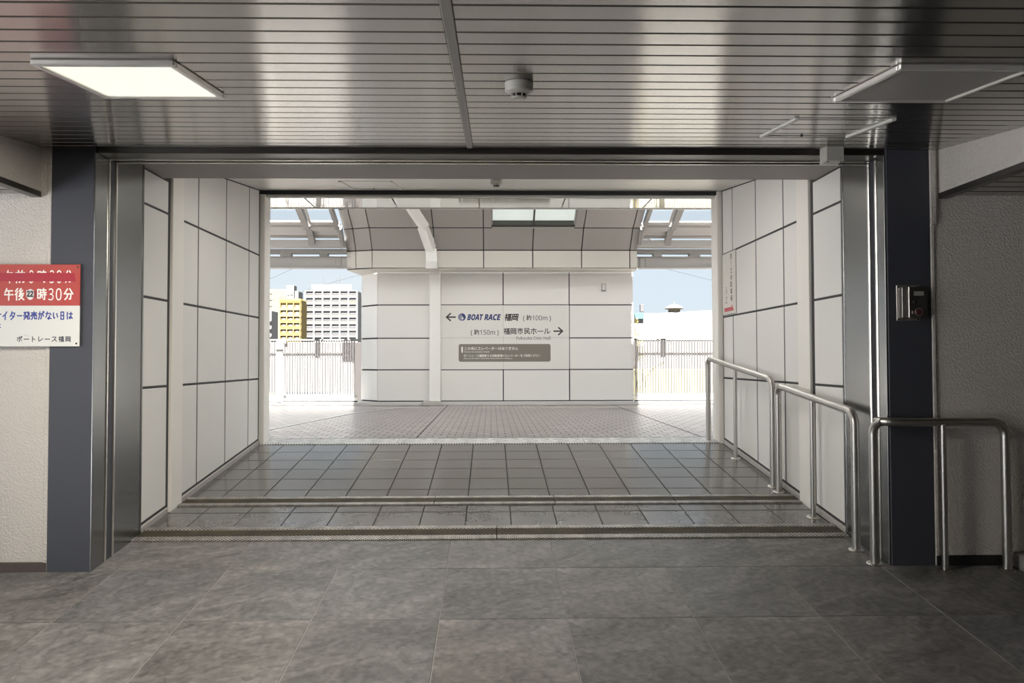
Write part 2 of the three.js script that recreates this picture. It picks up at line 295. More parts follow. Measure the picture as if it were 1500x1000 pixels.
{ // ramp of small tiles between the panelled walls
  const f = setting('floor', 0, 0, 0, TH), P = 0.2992;
  mesh('floor_bed', boxGeo(4.6, 0.2, 2.9, 0.005), M.darkGrout, f, 0, -0.104, -(4.62 / COS) - 1.4);
  const rows = [[4.858, 5.159], [5.159, 5.301], [5.494, 5.689], [5.689, 5.983], [5.983, 6.278], [6.278, 6.573], [6.573, 6.868], [6.868, 7.161]], mats = [M.tile, M.tile2, M.tile, M.tile3];
  const cache = new Map();
  rows.forEach(([a, b], r) => {
    for (let c = -7; c < 9; c++) {
      const x0 = Math.max(-0.168 + c * P + 0.0035, -2.2), x1 = Math.min(-0.168 + (c + 1) * P - 0.0035, 2.215), k = r + '/' + (x1 - x0).toFixed(3) + '/' + (c & 3);
      if (x1 - x0 < 0.02) continue;
      if (!cache.has(k)) cache.set(k, boxGeo(x1 - x0, 0.012, (b - a) / COS - 0.011, 0.0012, c * 0.37, r * 0.41));
      mesh('tile', cache.get(k), mats[Math.floor(rnd() * 4)], f, (x0 + x1) / 2, -0.006, -(a + b) / 2 / COS);
    }
  });
}
function strip(label, d0, d1, x0, x1, cuts, plain) { // metal nosing across the ramp
  const t = thing('floor_strip', label, 'floor strip'); t.rotation.x = TH;
  const z0 = d0 / COS, z1 = d1 / COS, w = z1 - z0, ends = [x0, ...cuts, x1];
  for (let i = 0; i < ends.length - 1; i++) {
    const a = ends[i] + 0.002, b = ends[i + 1] - 0.002, m = (a + b) / 2, off = i * 0.05;
    if (plain) { mesh('checker_plate', boxGeo(b - a, 0.03, w, 0.002, off, 0), M.checker, t, m, -0.009, -(z0 + z1) / 2); continue; }
    mesh('edge_band', boxGeo(b - a, 0.03, w * 0.27, 0.003, off, 0), M.knurled, t, m, -0.005, -(z0 + w * 0.135));
    mesh('edge_band', boxGeo(b - a, 0.03, w * 0.25, 0.003, off, 0.1), M.knurled, t, m, -0.005, -(z1 - w * 0.125));
    mesh('rubber_infill', boxGeo(b - a, 0.03, w * 0.48, 0.002, off, 0.2), M.rubber, t, m, -0.009, -(z0 + w * 0.51));
  }
}
strip('brown rubber and knurled metal strip nearest the slate hall floor', 4.624, 4.858, -2.2, 2.228, [0.035]);
strip('narrower brown and metal strip between the two tiled ramp sections', 5.301, 5.494, -2.2, 2.215, [-0.405, 0.455, 1.317]);
strip('silver checker plate strip across the ramp top beside the plaza', 7.161, 7.393, -2.19, 2.2, [-0.9, 0.9], true);

function plainWall(name, x0, x1, y0, y1, d0, d1, mat) { const m = slab(name, x0, x1, y0, y1, d0, d1, mat, null, 0.004); m.userData = { kind: 'structure' }; return m; }
plainWall('wall_front_left', -6.2, -2.437, -0.2, 3.45, 4.187, 4.4, M.plaster);
plainWall('wall_front_right', 2.493, 6.2, -0.2, 3.45, 4.187, 4.4, M.plaster);
plainWall('trim_bead_left', -2.462, -2.437, 0.5, 2.845, 4.175, 4.187, M.plaster);
plainWall('trim_bead_right', 2.493, 2.515, 0.5, 2.845, 4.175, 4.187, M.plaster);
plainWall('trim_bead_right_top', 2.493, 2.526, 2.42, 2.845, 4.168, 4.175, M.plaster);
plainWall('baseboard_left', -6.2, -2.44, 0.42, 0.553, 4.172, 4.187, std(0.07, 0.05, 0.045, { roughness: 0.5 }));
plainWall('baseboard_right', 2.496, 2.93, 0.42, 0.557, 4.172, 4.187, std(0.012, 0.012, 0.013, { roughness: 0.5 }));
plainWall('wall_back', -6.2, 6.2, -1.2, 3.45, -6.4, -6.2, M.plaster);
plainWall('wall_side_right', 6.0, 6.2, -1.2, 3.45, -6.2, 4.2, M.plaster);
{ // left side of the hall, out of view, left open to light the left wall
  const w = setting('wall_unseen_left');
  slab('pier', -4.9, -4.7, -1.2, 3.45, -6.2, -2.5, M.plaster, w); slab('pier', -4.9, -4.7, -1.2, 3.45, 3.8, 4.2, M.plaster, w);
  slab('header', -4.9, -4.7, 2.45, 3.45, -2.5, 3.8, M.plaster, w);
}
plainWall('roof', -6.4, 6.4, 3.5, 3.75, -6.4, 7.2, M.concrete);  // out of view, keeps sunlight out of the hall
for (const s of [-1, 1]) { // dropped bays either side of the hall, with a slatted underside
  const b = setting('wall_bulkhead_' + (s < 0 ? 'left' : 'right')), x = (v0, v1) => (s < 0 ? [-v1, -v0] : [v0, v1]), e = s < 0 ? 2.505 : 2.55;
  slab('bulkhead_face', ...x(e, e + 0.12), 2.60, 3.2, -6.2, 4.186, M.plaster, b);
  slab('bulkhead_core', ...x(e + 0.12, 6.0), 2.62, 3.2, -6.2, 4.186, M.black, b);
  slab('edge_trim', ...x(e - 0.004, e + 0.05), 2.568, 2.60, -6.2, 4.186, M.darkMetal, b);
  for (let k = 0; k < 22; k++) slab('ceiling_slat', ...x(e + 0.052, 6.0), 2.585, 2.615, 4.18 - (k + 1) * 0.11 + 0.003, 4.18 - k * 0.11 - 0.003, M.slat, b, 0.003);
  slab('rear_soffit', ...x(e + 0.052, 6.0), 2.585, 2.615, -6.2, 4.18 - 22 * 0.11, M.slat, b);
}
{ // slatted metal ceiling, parallel to the ramp
  const H = 2.3446, c = setting('ceiling', 0, H, 0, TH), P = 0.1105;
  mesh('ceiling_backing', boxGeo(5.1, 0.02, 10.6, 0.002), M.black, c, 0.02, 0.05, 1.1);
  const end = 4.185, lines = []; for (let k = -9; k < 21; k++) lines.push(1.914 + k * P);
  lines.push(end);
  const L = new Map();
  for (let i = 0; i < lines.length - 1; i++) {
    const w = (lines[i + 1] - lines[i]) / COS - 0.007, z = -(lines[i] + lines[i + 1]) / 2 / COS;
    for (const [x0, x1] of [[-2.504, -0.129], [-0.101, 2.549]]) {
      const k = w.toFixed(4) + x0; if (!L.has(k)) L.set(k, boxGeo(x1 - x0, 0.016, w, 0.004));
      mesh('ceiling_slat', L.get(k), M.slat, c, (x0 + x1) / 2, 0.008, z);
    }
  }
  mesh('ceiling_batten', boxGeo(0.03, 0.02, 5.1, 0.003), M.batten, c, -0.115, 0.004, -1.62);
  mesh('rear_panel', boxGeo(5.05, 0.016, 7.1, 0.003), M.slat, c, 0.02, 0.008, -0.91 + 3.55);
}
{ // dark columns at the doorway
  const L = setting('column'); slab('column_shaft', -2.437, -2.2, 0.45, 2.86, 4.17, 4.42, M.columnPaint, L, 0.004);
  const R = setting('column'); slab('column_shaft', 2.244, 2.493, 0.45, 2.86, 4.178, 4.42, M.columnPaint, R, 0.004);
}
for (const s of [-1, 1]) { // steel door frame with the shutter slot
  const j = setting('trim_jamb_' + (s < 0 ? 'left' : 'right')), X = s < 0 ? 2.196 : 2.232, near = s < 0 ? 4.172 : 4.18, a = s < 0 ? 4.327 : 4.281, b = s < 0 ? 4.392 : 4.345, end = s < 0 ? 4.755 : 4.69;
  const x = (v0, v1) => (s < 0 ? [-v1, -v0] : [v0, v1]);
  slab('jamb_strip', ...x(X, X + 0.008), 0.45, 2.815, near, a - 0.018, M.jamb, j, 0.001);
  slab('guide_lip', ...x(X - 0.006, X + 0.03), 0.45, 2.815, a - 0.018, a, M.bright, j, 0.004);
  slab('guide_slot', ...x(X + 0.03, X + 0.06), 0.45, 2.9, a - 0.02, b + 0.02, M.black, j);
  slab('guide_lip', ...x(X - 0.006, X + 0.03), 0.45, 2.815, b, b + 0.02, M.bright, j, 0.004);
  slab('jamb_panel', ...x(X, X + 0.03), 0.45, 2.9, b + 0.022, end - 0.02, M.jamb, j, 0.001);
  slab('jamb_edge', ...x(X - 0.003, X + 0.03), 0.45, 2.9, end - 0.02, end, M.jamb, j, 0.002);
  slab('jamb_core', ...x(X + 0.06, X + 0.3), 0.3, 3.45, 4.4, end, M.black, j);
}
{ // head of the doorway: dark beam, shutter slot and flat soffit
  const h = setting('trim_lintel');
  slab('head_beam', -2.2, 2.244, 2.818, 3.45, 4.19, 4.315, M.darkMetal, h, 0.004);
  slab('slot_lip', -2.2, 2.244, 2.812, 2.85, 4.315, 4.333, M.bright, h, 0.004);
  slab('shutter_slot', -2.2, 2.244, 2.87, 3.4, 4.333, 4.39, M.black, h);
  slab('slot_lip', -2.2, 2.244, 2.816, 2.9, 4.39, 4.41, M.bright, h, 0.004);
  slab('soffit_panel', -2.23, 2.25, 2.895, 2.95, 4.412, 5.085, M.soffitGrey, h, 0.003);
  slab('soffit_back', -2.23, 2.25, 2.95, 3.45, 4.8, 5.083, M.soffitGrey, h, 0.003);
}
// ================================================================== SETTING: panelled ramp walls
const ROWS = [0.3, 1.484, 2.068, 2.667, 3.85];
for (const s of [-1, 1]) {
  const w = setting('wall_' + (s < 0 ? 'left' : 'right'));
  const X = s < 0 ? -2.215 : 2.237, d0 = s < 0 ? 4.757 : 4.692;
  // plates are drawn with u along the depth; the left wall faces +x, the right wall -x
  const put = (name, pts, thick, mat, x = X, bevel = 0.003) => {
    const g = plateGeo(pts.map(([d, y]) => [s < 0 ? d : -d, y]), thick, bevel);
    g.applyMatrix4(s < 0 ? new THREE.Matrix4().makeRotationY(Math.PI / 2) : new THREE.Matrix4().makeRotationY(-Math.PI / 2));
    return mesh(name, g, mat, w, x, 0, 0);
  };
  const cols = s < 0 ? [[4.775, 5.165, 1], [5.385, 5.69, 0], [5.69, 6.287, 0], [6.287, 6.877, 0], [6.877, 7.175, 0], [7.385, 7.5, 2]] : [[4.71, 5.135, 1], [5.37, 5.657, 0], [5.657, 6.252, 0], [6.252, 6.856, 0], [6.856, 7.15, 0], [7.37, 7.5, 2]];
  for (const [a, b, kind] of cols) for (let r = 0; r < ROWS.length - 1; r++) {
    const g = 0.008, h = 0.011; // half a joint
    let p = [[a + h, ROWS[r] + g], [b - h, ROWS[r] + g], [b - h, ROWS[r + 1] - g], [a + h, ROWS[r + 1] - g]];
    p = clip(p, -SLOPE, 1, 0.055); // above the skirting
    if (kind === 1) p = clip(p, 0, -1, -2.885); else p = clip(p, SLOPE, -1, -(2.425));
    if (p.length < 3 || Math.max(...p.map((q) => q[1])) - Math.min(...p.map((q) => q[1])) < 0.04) continue;
    put('wall_panel', p, 0.02, M.panel);
  }
  put('wall_backing', [[d0, 0.2], [7.5, 0.6], [7.5, 3.45], [d0, 3.45]], 0.1, M.gasket, X + s * 0.0035, 0);
  const sk = (a, b) => put('skirting', [[a, SLOPE * a - 0.05], [b, SLOPE * b - 0.05], [b, SLOPE * b + 0.036], [a, SLOPE * a + 0.036]], 0.02, M.skirting, X - s * 0.008, 0.004);
  const pl = s < 0 ? [5.195, 5.385] : [5.17, 5.37], pe = s < 0 ? [7.195, 7.375] : [7.165, 7.36];
  sk(d0, pl[0] - 0.02); sk(pl[1], pe[0]);
  slab('pilaster', ...(s < 0 ? [X - 0.02, X + 0.016] : [X - 0.016, X + 0.02]), 0.55, 3.2, ...pl, M.cream, w, 0.004);
  slab('pilaster', ...(s < 0 ? [X - 0.02, X + 0.045] : [X - 0.045, X + 0.02]), 0.83, 3.29, ...pe, M.cream, w, 0.004);
}
{ // slatted ceiling over the ramp
  const c = setting('ceiling', 0, 2.432, 0, TH), P = 0.1105;
  mesh('ceiling_backing', boxGeo(4.6, 0.02, 2.2, 0.002), M.black, c, 0, 0.06, -6.15);
  const g = boxGeo(4.452, 0.016, P / COS - 0.005, 0.004);
  for (let d = 5.087; d < 7.15; d += P) mesh('ceiling_slat', g, M.slatLight, c, 0.011, 0.008, -(d + P / 2) / COS);
  for (const x of [-1.2, 1.2]) { // square fill lights added in the ramp ceiling, hidden by the doorway head
    const fillPanel = mesh('ceiling_lamp_or_fill', boxGeo(0.44, 0.012, 0.44, 0.003), std(1, 0.99, 0.92, { emissive: new THREE.Color(1, 0.97, 0.88), emissiveIntensity: 0.9 }), c, x, -0.004, -5.62 / COS);
    const l = new THREE.RectAreaLight(new THREE.Color(1, 0.97, 0.92), RAMP_FILL_LEVEL, 0.44, 0.44); l.name = 'added_ramp_fill'; l.position.set(x, -0.02, -5.62 / COS); l.rotation.x = -Math.PI / 2; c.add(l);
  }
  const e = setting('trim_ceiling_end');
  slab('fascia', -2.26, 2.28, 3.258, 3.45, 7.185, 7.215, M.joint, e, 0.003);
  slab('fascia_lip', -9, 9, 3.238, 3.275, 7.235, 7.262, M.whitePaint, e, 0.004);
}
{ // unseen building face over the ramp mouth, and its polished metal soffit
  const w = setting('wall_facade');
  slab('unseen_facade_wall', -2.34, 2.53, 3.28, 5.2, 7.22, 7.72, M.whitePaint, w);  // out of view, heights set to keep sun off the plaza floor
  for (const s of [-1, 1]) slab('unseen_facade_wall', ...(s < 0 ? [-4.3, -2.34] : [2.53, 4.3]), 3.28, 8.18, 7.22, 7.72, M.whitePaint, w), slab('unseen_facade_wall', ...(s < 0 ? [-9.2, -4.3] : [4.3, 9.2]), 3.28, 4.3, 7.22, 7.72, M.whitePaint, w);
  for (const s of [-1, 1]) slab('unseen_facade_wall', ...(s < 0 ? [-9.2, -2.31] : [2.33, 9.2]), 0.4, 3.24, 7.3, 7.5, M.panel, w);
  const xs = []; for (let k = -8; k < 10; k++) xs.push(-0.115 + k * 0.846);
  for (let i = 0; i < xs.length - 1; i++) { const m = slab('soffit_panel', xs[i] + 0.006, xs[i + 1] - 0.006, -0.01, 0.01, 0, 0.44, M.mirror, w, 0.002); m.position.y = 3.244; m.position.z = -7.485; m.rotation.x = -0.008; }
  slab('soffit_edge', -9, 9, 3.226, 3.27, 7.705, 7.74, M.whitePaint, w, 0.004);
}
// ================================================================== SETTING: the plaza
const PY = 0.886;
{
  const f = setting('floor', 0, PY, 0), P = 0.1475, W = P - 0.007;
  slab('floor_bed', -9, 9, -0.3, -0.0025, 7.393, 13.4, M.darkGrout, f);
  const g = boxGeo(W, 0.012, W, 0.001);
  const jointAt = (x) => Math.abs(x + 0.745) < P / 2 || Math.abs(x - 2.1) < P / 2;
  for (let r = 0; r < 9; r++) for (let c = -16; c < 17; c++) mesh('paver', g, M.paver[Math.floor(rnd() * 4)], f, c * P + (r % 2 ? P / 2 : 0), -0.006, -(7.4 + (r + 0.5) * P));
  const spots = [];
  for (let r = 0; r < 38; r++) for (let c = -60; c <= 60; c++) if (r > 8 || c < -16 || c > 16) spots.push([c * P + (r % 2 ? P / 2 : 0), -(7.4 + (r + 0.5) * P)]);
  const far = new THREE.InstancedMesh(g, std(0.215, 0.19, 0.18, { roughness: 0.34 }), spots.length), m4 = new THREE.Matrix4(), col = new THREE.Color();
  spots.forEach(([x, z], i) => { far.setMatrixAt(i, m4.makeTranslation(x, -0.006, z)); const k = 0.88 + rnd() * 0.24; far.setColorAt(i, col.setRGB(k, k * (0.97 + rnd() * 0.05), k)); });
  far.name = 'paving'; far.userData.kind = 'stuff'; far.castShadow = far.receiveShadow = true; f.add(far);
  for (const x of [-0.745, 2.11]) mesh('expansion_joint', boxGeo(0.012, 0.004, 5.6, 0.001), M.black, f, x, 0.0005, -10.2);
  slab('kerb', -9, 9, -0.05, 0.052, 13.03, 13.5, M.kerb, f, 0.006);
}
{ // curved joint cover that crosses the plaza towards the left
  const pts = [[-2.9, 7.45], [-2.49, 8.54], [-2.285, 9.69], [-1.975, 11.19], [-1.46, 12.3]].map(([x, d]) => new THREE.Vector3(x, PY, -d)), c = new THREE.CatmullRomCurve3(pts);
  const P = [], U = [], I = [], n = 24;
  for (let i = 0; i <= n; i++) { const p = c.getPoint(i / n), t = c.getTangent(i / n), w = 0.045, x = -t.z * w, z = t.x * w; P.push(p.x - x, p.y + 0.004, p.z - z, p.x + x, p.y + 0.004, p.z + z, p.x + x, p.y - 0.01, p.z + z, p.x - x, p.y - 0.01, p.z - z); for (let k = 0; k < 4; k++) U.push(k * 0.09, i * 0.22); }
  for (let i = 0; i < n; i++) for (let k = 0; k < 4; k++) { const a = i * 4 + k, b = i * 4 + (k + 1) % 4; I.push(a, b, a + 4, b, b + 4, a + 4); }
  let g = new THREE.BufferGeometry(); g.setAttribute('position', new THREE.Float32BufferAttribute(P, 3)); g.setAttribute('uv', new THREE.Float32BufferAttribute(U, 2)); g.setIndex(I); g = g.toNonIndexed(); g.computeVertexNormals();
  const m = mesh('joint_cover', g, M.checker, null); m.userData = { label: 'thin pale metal joint cover curving across the plaza paving', category: 'floor strip' };
}
{ // far wall of enamelled panels
  const w = setting('wall_far'), D = 13.1;
  slab('wall_backing', -1.95, 2.5, 0.9, 3.25, D + 0.017, D + 0.25, M.joint, w);
  const ys = [0.95, 1.496, 2.049, 2.631, 3.205], put = (x0, x1, y0, y1) => slab('wall_panel', x0 + 0.009, x1 - 0.009, y0 + 0.009, y1 - 0.009, D, D + 0.02, M.panel, w, 0.003);
  for (let r = 0; r < 4; r++) {
    put(-1.985, -1.055, ys[r], ys[r + 1]);
    if (r === 0 || r === 3) { put(-0.88, 0.217, ys[r], ys[r + 1]); put(0.217, 1.379, ys[r], ys[r + 1]); }
    put(1.379, 2.512, ys[r], ys[r + 1]);
    // return that turns back at the left corner
    const g = quadPlate([-2.33, ys[r] + 0.009, -D - 0.36], [-1.985, ys[r] + 0.009, -D], [-1.985, ys[r + 1] - 0.009, -D], [-2.33, ys[r + 1] - 0.009, -D - 0.36], 0.02, 0.004);
    mesh('wall_panel', g, M.panel, w);
  }
  mesh('wall_backing', quadPlate([-2.31, 0.9, -D - 0.38], [-1.97, 0.9, -D - 0.025], [-1.97, 3.25, -D - 0.025], [-2.31, 3.25, -D - 0.38], 0.05, 0), M.joint, w);
  slab('skirting', -1.2, 2.51, 0.88, 0.943, 13.02, 13.1, M.kerb, w, 0.004);
}
// canopy: from the band above the far wall it curves up and towards the ramp
const PROF = [[12.6, 3.215], [12.6, 3.52], [12.3, 3.845], [11.86, 4.085], [11.2, 4.32]];
{
  const c = setting('canopy');
  const xs = [-2.0, -0.95, -0.12, 0.71, 1.54, 2.36, 2.49], mats = [M.panelWarm, M.panelGrey, M.panelGrey, M.panelGrey];
  const plate = (x0, x1, i, mat, l0 = 0, l1 = 0) => { // panel i of the profile between x0 and x1 (l0: how far back its left end lies)
    const [da, ya] = PROF[i], [db, yb] = PROF[i + 1];
    return mesh('canopy_panel', quadPlate([x0, ya, -da - l0], [x1, ya, -da - l1], [x1, yb, -db - l1], [x0, yb, -db - l0], 0.03, 0.008), mat, c);
  };
  for (let i = 0; i < 4; i++) {
    for (let k = 0; k < xs.length - 1; k++) { if (i === 2 && (k === 2 || k === 3)) continue; plate(xs[k], xs[k + 1], i, mats[i]); }
    plate(-2.29, -2.0, i, mats[i], 0.09, 0); plate(-2.46, -2.29, i, mats[i], 0.15, 0.09);
  }
  plate(-0.12, 0.022, 2, M.panelGrey); plate(1.385, 1.54, 2, M.panelGrey);
  // underside of the band and dark cores behind the joints
  slab('band_underside', -2.0, 2.49, 3.2, 3.213, 12.6, 13.1, M.panelWarm, c);
  mesh('band_underside', quadPlate([-2.45, 3.206, -12.75], [-2.0, 3.206, -12.6], [-2.0, 3.206, -13.1], [-2.33, 3.206, -13.5], 0.012, 0), M.panelWarm, c);
  for (let i = 0; i < 4; i++) {
    const [da, ya] = PROF[i], [db, yb] = PROF[i + 1], n = i === 0 ? [0, -1] : [(yb - ya), -(da - db)].map((v) => v / Math.hypot(yb - ya, da - db)), o = 0.032, sy = i === 0 ? 0 : 0.03;
    const back = (x0, x1, l0, l1) => mesh('canopy_backing', quadPlate([x0, ya + sy, -da - l0 - o], [x1, ya + sy, -da - l1 - o], [x1, yb + sy, -db - l1 - o], [x0, yb + sy, -db - l0 - o], 0.04, 0), M.joint, c);
    if (i === 2) { back(-2.0, 0.02, 0, 0); back(1.39, 2.48, 0, 0); } else back(-2.0, 2.48, 0, 0);
    back(-2.45, -2.0, 0.15, 0);
    if (i > 0) { mesh('canopy_backing', barGeo([-2.0, ya + 0.02, -da - 0.035], [2.48, ya + 0.02, -da - 0.035], 0.07, 0.05), M.joint, c); mesh('canopy_backing', barGeo([-2.44, ya + 0.02, -da - 0.18], [-1.99, ya + 0.02, -da - 0.035], 0.07, 0.05), M.joint, c); }
  }
}
{ // slanting white rib and column in front of the far wall
  const r = setting('column');
  slab('column_shaft', -1.065, -0.872, 0.95, 3.3, 12.96, 13.12, M.whiteSteel, r, 0.006);
  slab('base_plate', -1.165, -0.865, 0.885, 0.965, 12.9, 13.1, M.plastic, r, 0.006);
  const P = [[-0.985, 12.55, 3.2], [-1.0, 12.53, 3.53], [-1.11, 12.22, 3.875], [-1.27, 11.8, 4.1], [-1.52, 11.15, 4.33]];
  for (let i = 0; i < 4; i++) mesh('canopy_rib', barGeo([P[i][0], P[i][2], -P[i][1]], [P[i + 1][0], P[i + 1][2], -P[i + 1][1]], 0.185, 0.14, [0, 0.7, 0.7]), M.whiteSteel, r);
  slab('rib_foot', -1.09, -0.89, 3.19, 3.31, 12.45, 12.64, M.frame, r, 0.004);
}
{ // unseen roof over the plaza: milky sheets spread the sun, clear sides pass it
  const r = setting('roof');
  const pr = [[11.2, 4.32], [9.6, 4.6], [7.72, 4.7]], xs = [-6.6, -4.4, -2.34, -0.75, 0.75, 2.53, 4.4, 6.6];
  for (let i = 0; i < 2; i++) for (let k = 0; k < xs.length - 1; k++) mesh('unseen_roof_sheet', quadPlate([xs[k], pr[i][1], -pr[i][0]], [xs[k + 1], pr[i][1], -pr[i][0]], [xs[k + 1], pr[i + 1][1], -pr[i + 1][0]], [xs[k], pr[i + 1][1], -pr[i + 1][0]], 0.01, 0.02, 0), k > 1 && k < 5 ? M.polycarbonate : M.glass, r);
  mesh('unseen_roof_beam', barGeo([-2.6, 4.36, -11.2], [2.6, 4.36, -11.2], 0.16, 0.16), M.whiteSteel, r);  // out of view, blocks sun leaking past the canopy edge
  for (const x of xs) for (let i = 0; i < 2; i++) mesh('unseen_roof_beam', barGeo([x, pr[i][1], -pr[i][0]], [x, pr[i + 1][1], -pr[i + 1][0]], 0.1, 0.16), M.whiteSteel, r);
}
{ // skylight let into the canopy
  const s = setting('window_1'), [da, ya] = PROF[2], [db, yb] = PROF[3], A = new THREE.Vector3(0, ya, -da), B = new THREE.Vector3(0, yb, -db), up = B.clone().sub(A).normalize(), N = new THREE.Vector3(1, 0, 0).cross(up).negate();
  const at = (x, t, n) => { const v = A.clone().lerp(B, t).addScaledVector(N, n); return [x, v.y, v.z]; };
  const q = (name, a, b, c, d, mat, th = 0.012) => mesh(name, quadPlate(a, b, c, d, th, 0, 0), mat, s);
  const x0 = 0.022, x1 = 1.385, t0 = 0.06, t1 = 1.02, n = 0.09;
  q('reveal', at(x0, t0, n), at(x0, t0, 0), at(x0, t1, 0), at(x0, t1, n), M.panelGrey);
  q('reveal', at(x1, t0, 0), at(x1, t0, n), at(x1, t1, n), at(x1, t1, 0), M.panelGrey);
  q('reveal', at(x1 + 0.08, t1, -0.03), at(x0 - 0.08, t1, -0.03), at(x0 - 0.08, t1, n + 0.02), at(x1 + 0.08, t1, n + 0.02), M.panelGrey);
  q('sill', at(x0, t0, -0.002), at(x0, t0, n + 0.05), at(x1, t0, n + 0.05), at(x1, t0, -0.002), M.darkMetal, 0.05);
  for (const [a, b] of [[x0 - 0.08, 0.7085], [0.7085, x1 + 0.08]]) q('pane', at(a, t0 - 0.2, n + 0.004), at(b, t0 - 0.2, n + 0.004), at(b, t1 + 0.6, n + 0.004), at(a, t1 + 0.6, n + 0.004), M.frosted, 0.006);
  q('sill_core', at(x0 - 0.1, t0 - 0.3, 0.05), at(x1 + 0.1, t0 - 0.3, 0.05), at(x1 + 0.1, t0 - 0.3, n + 0.05), at(x0 - 0.1, t0 - 0.3, n + 0.05), M.darkMetal, 0.08);
  mesh('mullion', barGeo(at(0.708, t0, n * 0.6), at(0.708, t1 + 0.1, n * 0.6), 0.025, n), M.darkMetal, s);
  q('sill_lip', at(x0, -0.01, -0.004), at(x1, -0.01, -0.004), at(x1, 0.05, -0.004), at(x0, 0.05, -0.004), M.concrete);
}
for (const s of [-1, 1]) { // glazed canopy left and right of the panelled part, on a bolted girder
  const c = setting('window_' + (s < 0 ? 2 : 3)), e = s < 0 ? 2.48 : 2.5, far = 6.6, x = (a, b) => (s < 0 ? [-b, -a] : [a, b]);
  const P1 = [12.62, 3.62], P2 = PROF[2], P3 = PROF[3], P4 = PROF[4], lx = s < 0 ? -far : e, rx = s < 0 ? -e : far;
  const bar = (a, b, w, h, m = M.sunMullion, name = 'glazing_bar') => mesh(name, barGeo(a, b, w, h, [0, 0.7, 0.7]), m, c);
  // girder, gutter and fascia
  slab('girder_web', ...x(e - 0.12, far), 3.245, 3.425, 12.78, 12.8, M.sunSteel, c);
  slab('girder_flange', ...x(e - 0.12, far), 3.235, 3.247, 12.72, 12.88, M.sunSteel, c); slab('girder_flange', ...x(e - 0.12, far), 3.42, 3.432, 12.72, 12.88, M.sunSteel, c);
  slab('splice_plate', ...x(e - 0.12, e + 0.22), 3.252, 3.415, 12.768, 12.78, M.sunSteel, c);
  const bolt = new THREE.CylinderGeometry(0.011, 0.011, 0.02, 6).rotateX(Math.PI / 2);
  for (let i = 0; i < 3; i++) for (let j = 0; j < 5; j++) mesh('bolt', bolt, M.sunSteel, c, s * (e - 0.03 + i * 0.1), 3.275 + j * 0.03, -12.76);
  slab('gutter', ...x(e - 0.03, far), 3.475, 3.55, 12.66, 12.8, M.sunMullion, c); slab('fascia_beam', ...x(e - 0.03, far), 3.565, 3.685, 12.52, 12.7, M.sunSteel, c, 0.01);
  slab('gutter_bracket', ...x(e + 0.28, e + 0.42), 3.43, 3.48, 12.66, 12.8, M.sunMullion, c); slab('gutter_bracket', ...x(e + 0.9, e + 1.08), 3.43, 3.48, 12.66, 12.8, M.sunMullion, c);
  // purlins
  bar([lx, P2[1] + 0.02, -P2[0]], [rx, P2[1] + 0.02, -P2[0]], 0.12, 0.1, M.sunSteel, 'purlin'); bar([lx, P4[1], -P4[0]], [rx, P4[1], -P4[0]], 0.035, 0.035, M.sunSteel, 'purlin');
  const ms = [e, 2.98, 4.2, 5.4, far];
  ms.forEach((m, i) => { // raking mullions
    const w = i === 0 ? 0.06 : 0.1;
    mesh('mullion', barGeo([s * m, P1[1], -P1[0] + 0.1], [s * m, P2[1], -P2[0]], w, 0.1, [0, 0.7, 0.7]), M.sunMullion, c);
    mesh('mullion', barGeo([s * (m + 0.04), P2[1], -P2[0]], [s * (m + 0.04), P4[1], -P4[0]], w, 0.1, [0, 0.7, 0.7]), M.sunMullion, c);
  });
  for (let i = 0; i < ms.length - 1; i++) for (const [A, B] of [[[12.53, 3.69], P2], [P2, P4]]) {
    const [a, b] = x(ms[i] + 0.03, ms[i + 1] - 0.03), dy = B[1] - A[1], dd = A[0] - B[0], l = Math.hypot(dy, dd), at = (t) => [A[1] + dy / l * t, -(A[0] - dd / l * t)];
    const o = 0.075, [y0, z0] = at(o), [y1, z1] = at(l - o), [ym, zm] = at(o + 0.07);
    mesh('pane', quadPlate([a, y0, z0], [b, y0, z0], [b, y1, z1], [a, y1, z1], 0.008, 0, 0), M.glass, c);
    bar([a, y0, z0], [b, y0, z0], 0.05, 0.05); bar([a, ym, zm], [b, ym, zm], 0.035, 0.06, M.sunSteel); if (B === P2) bar([a, y1, z1], [b, y1, z1], 0.03, 0.05, M.sunSteel);
    bar([a + 0.02, y0, z0], [a + 0.02, y1, z1], 0.035, 0.05, M.sunSteel); bar([b - 0.02, y0, z0], [b - 0.02, y1, z1], 0.035, 0.05, M.sunSteel);
  }
}
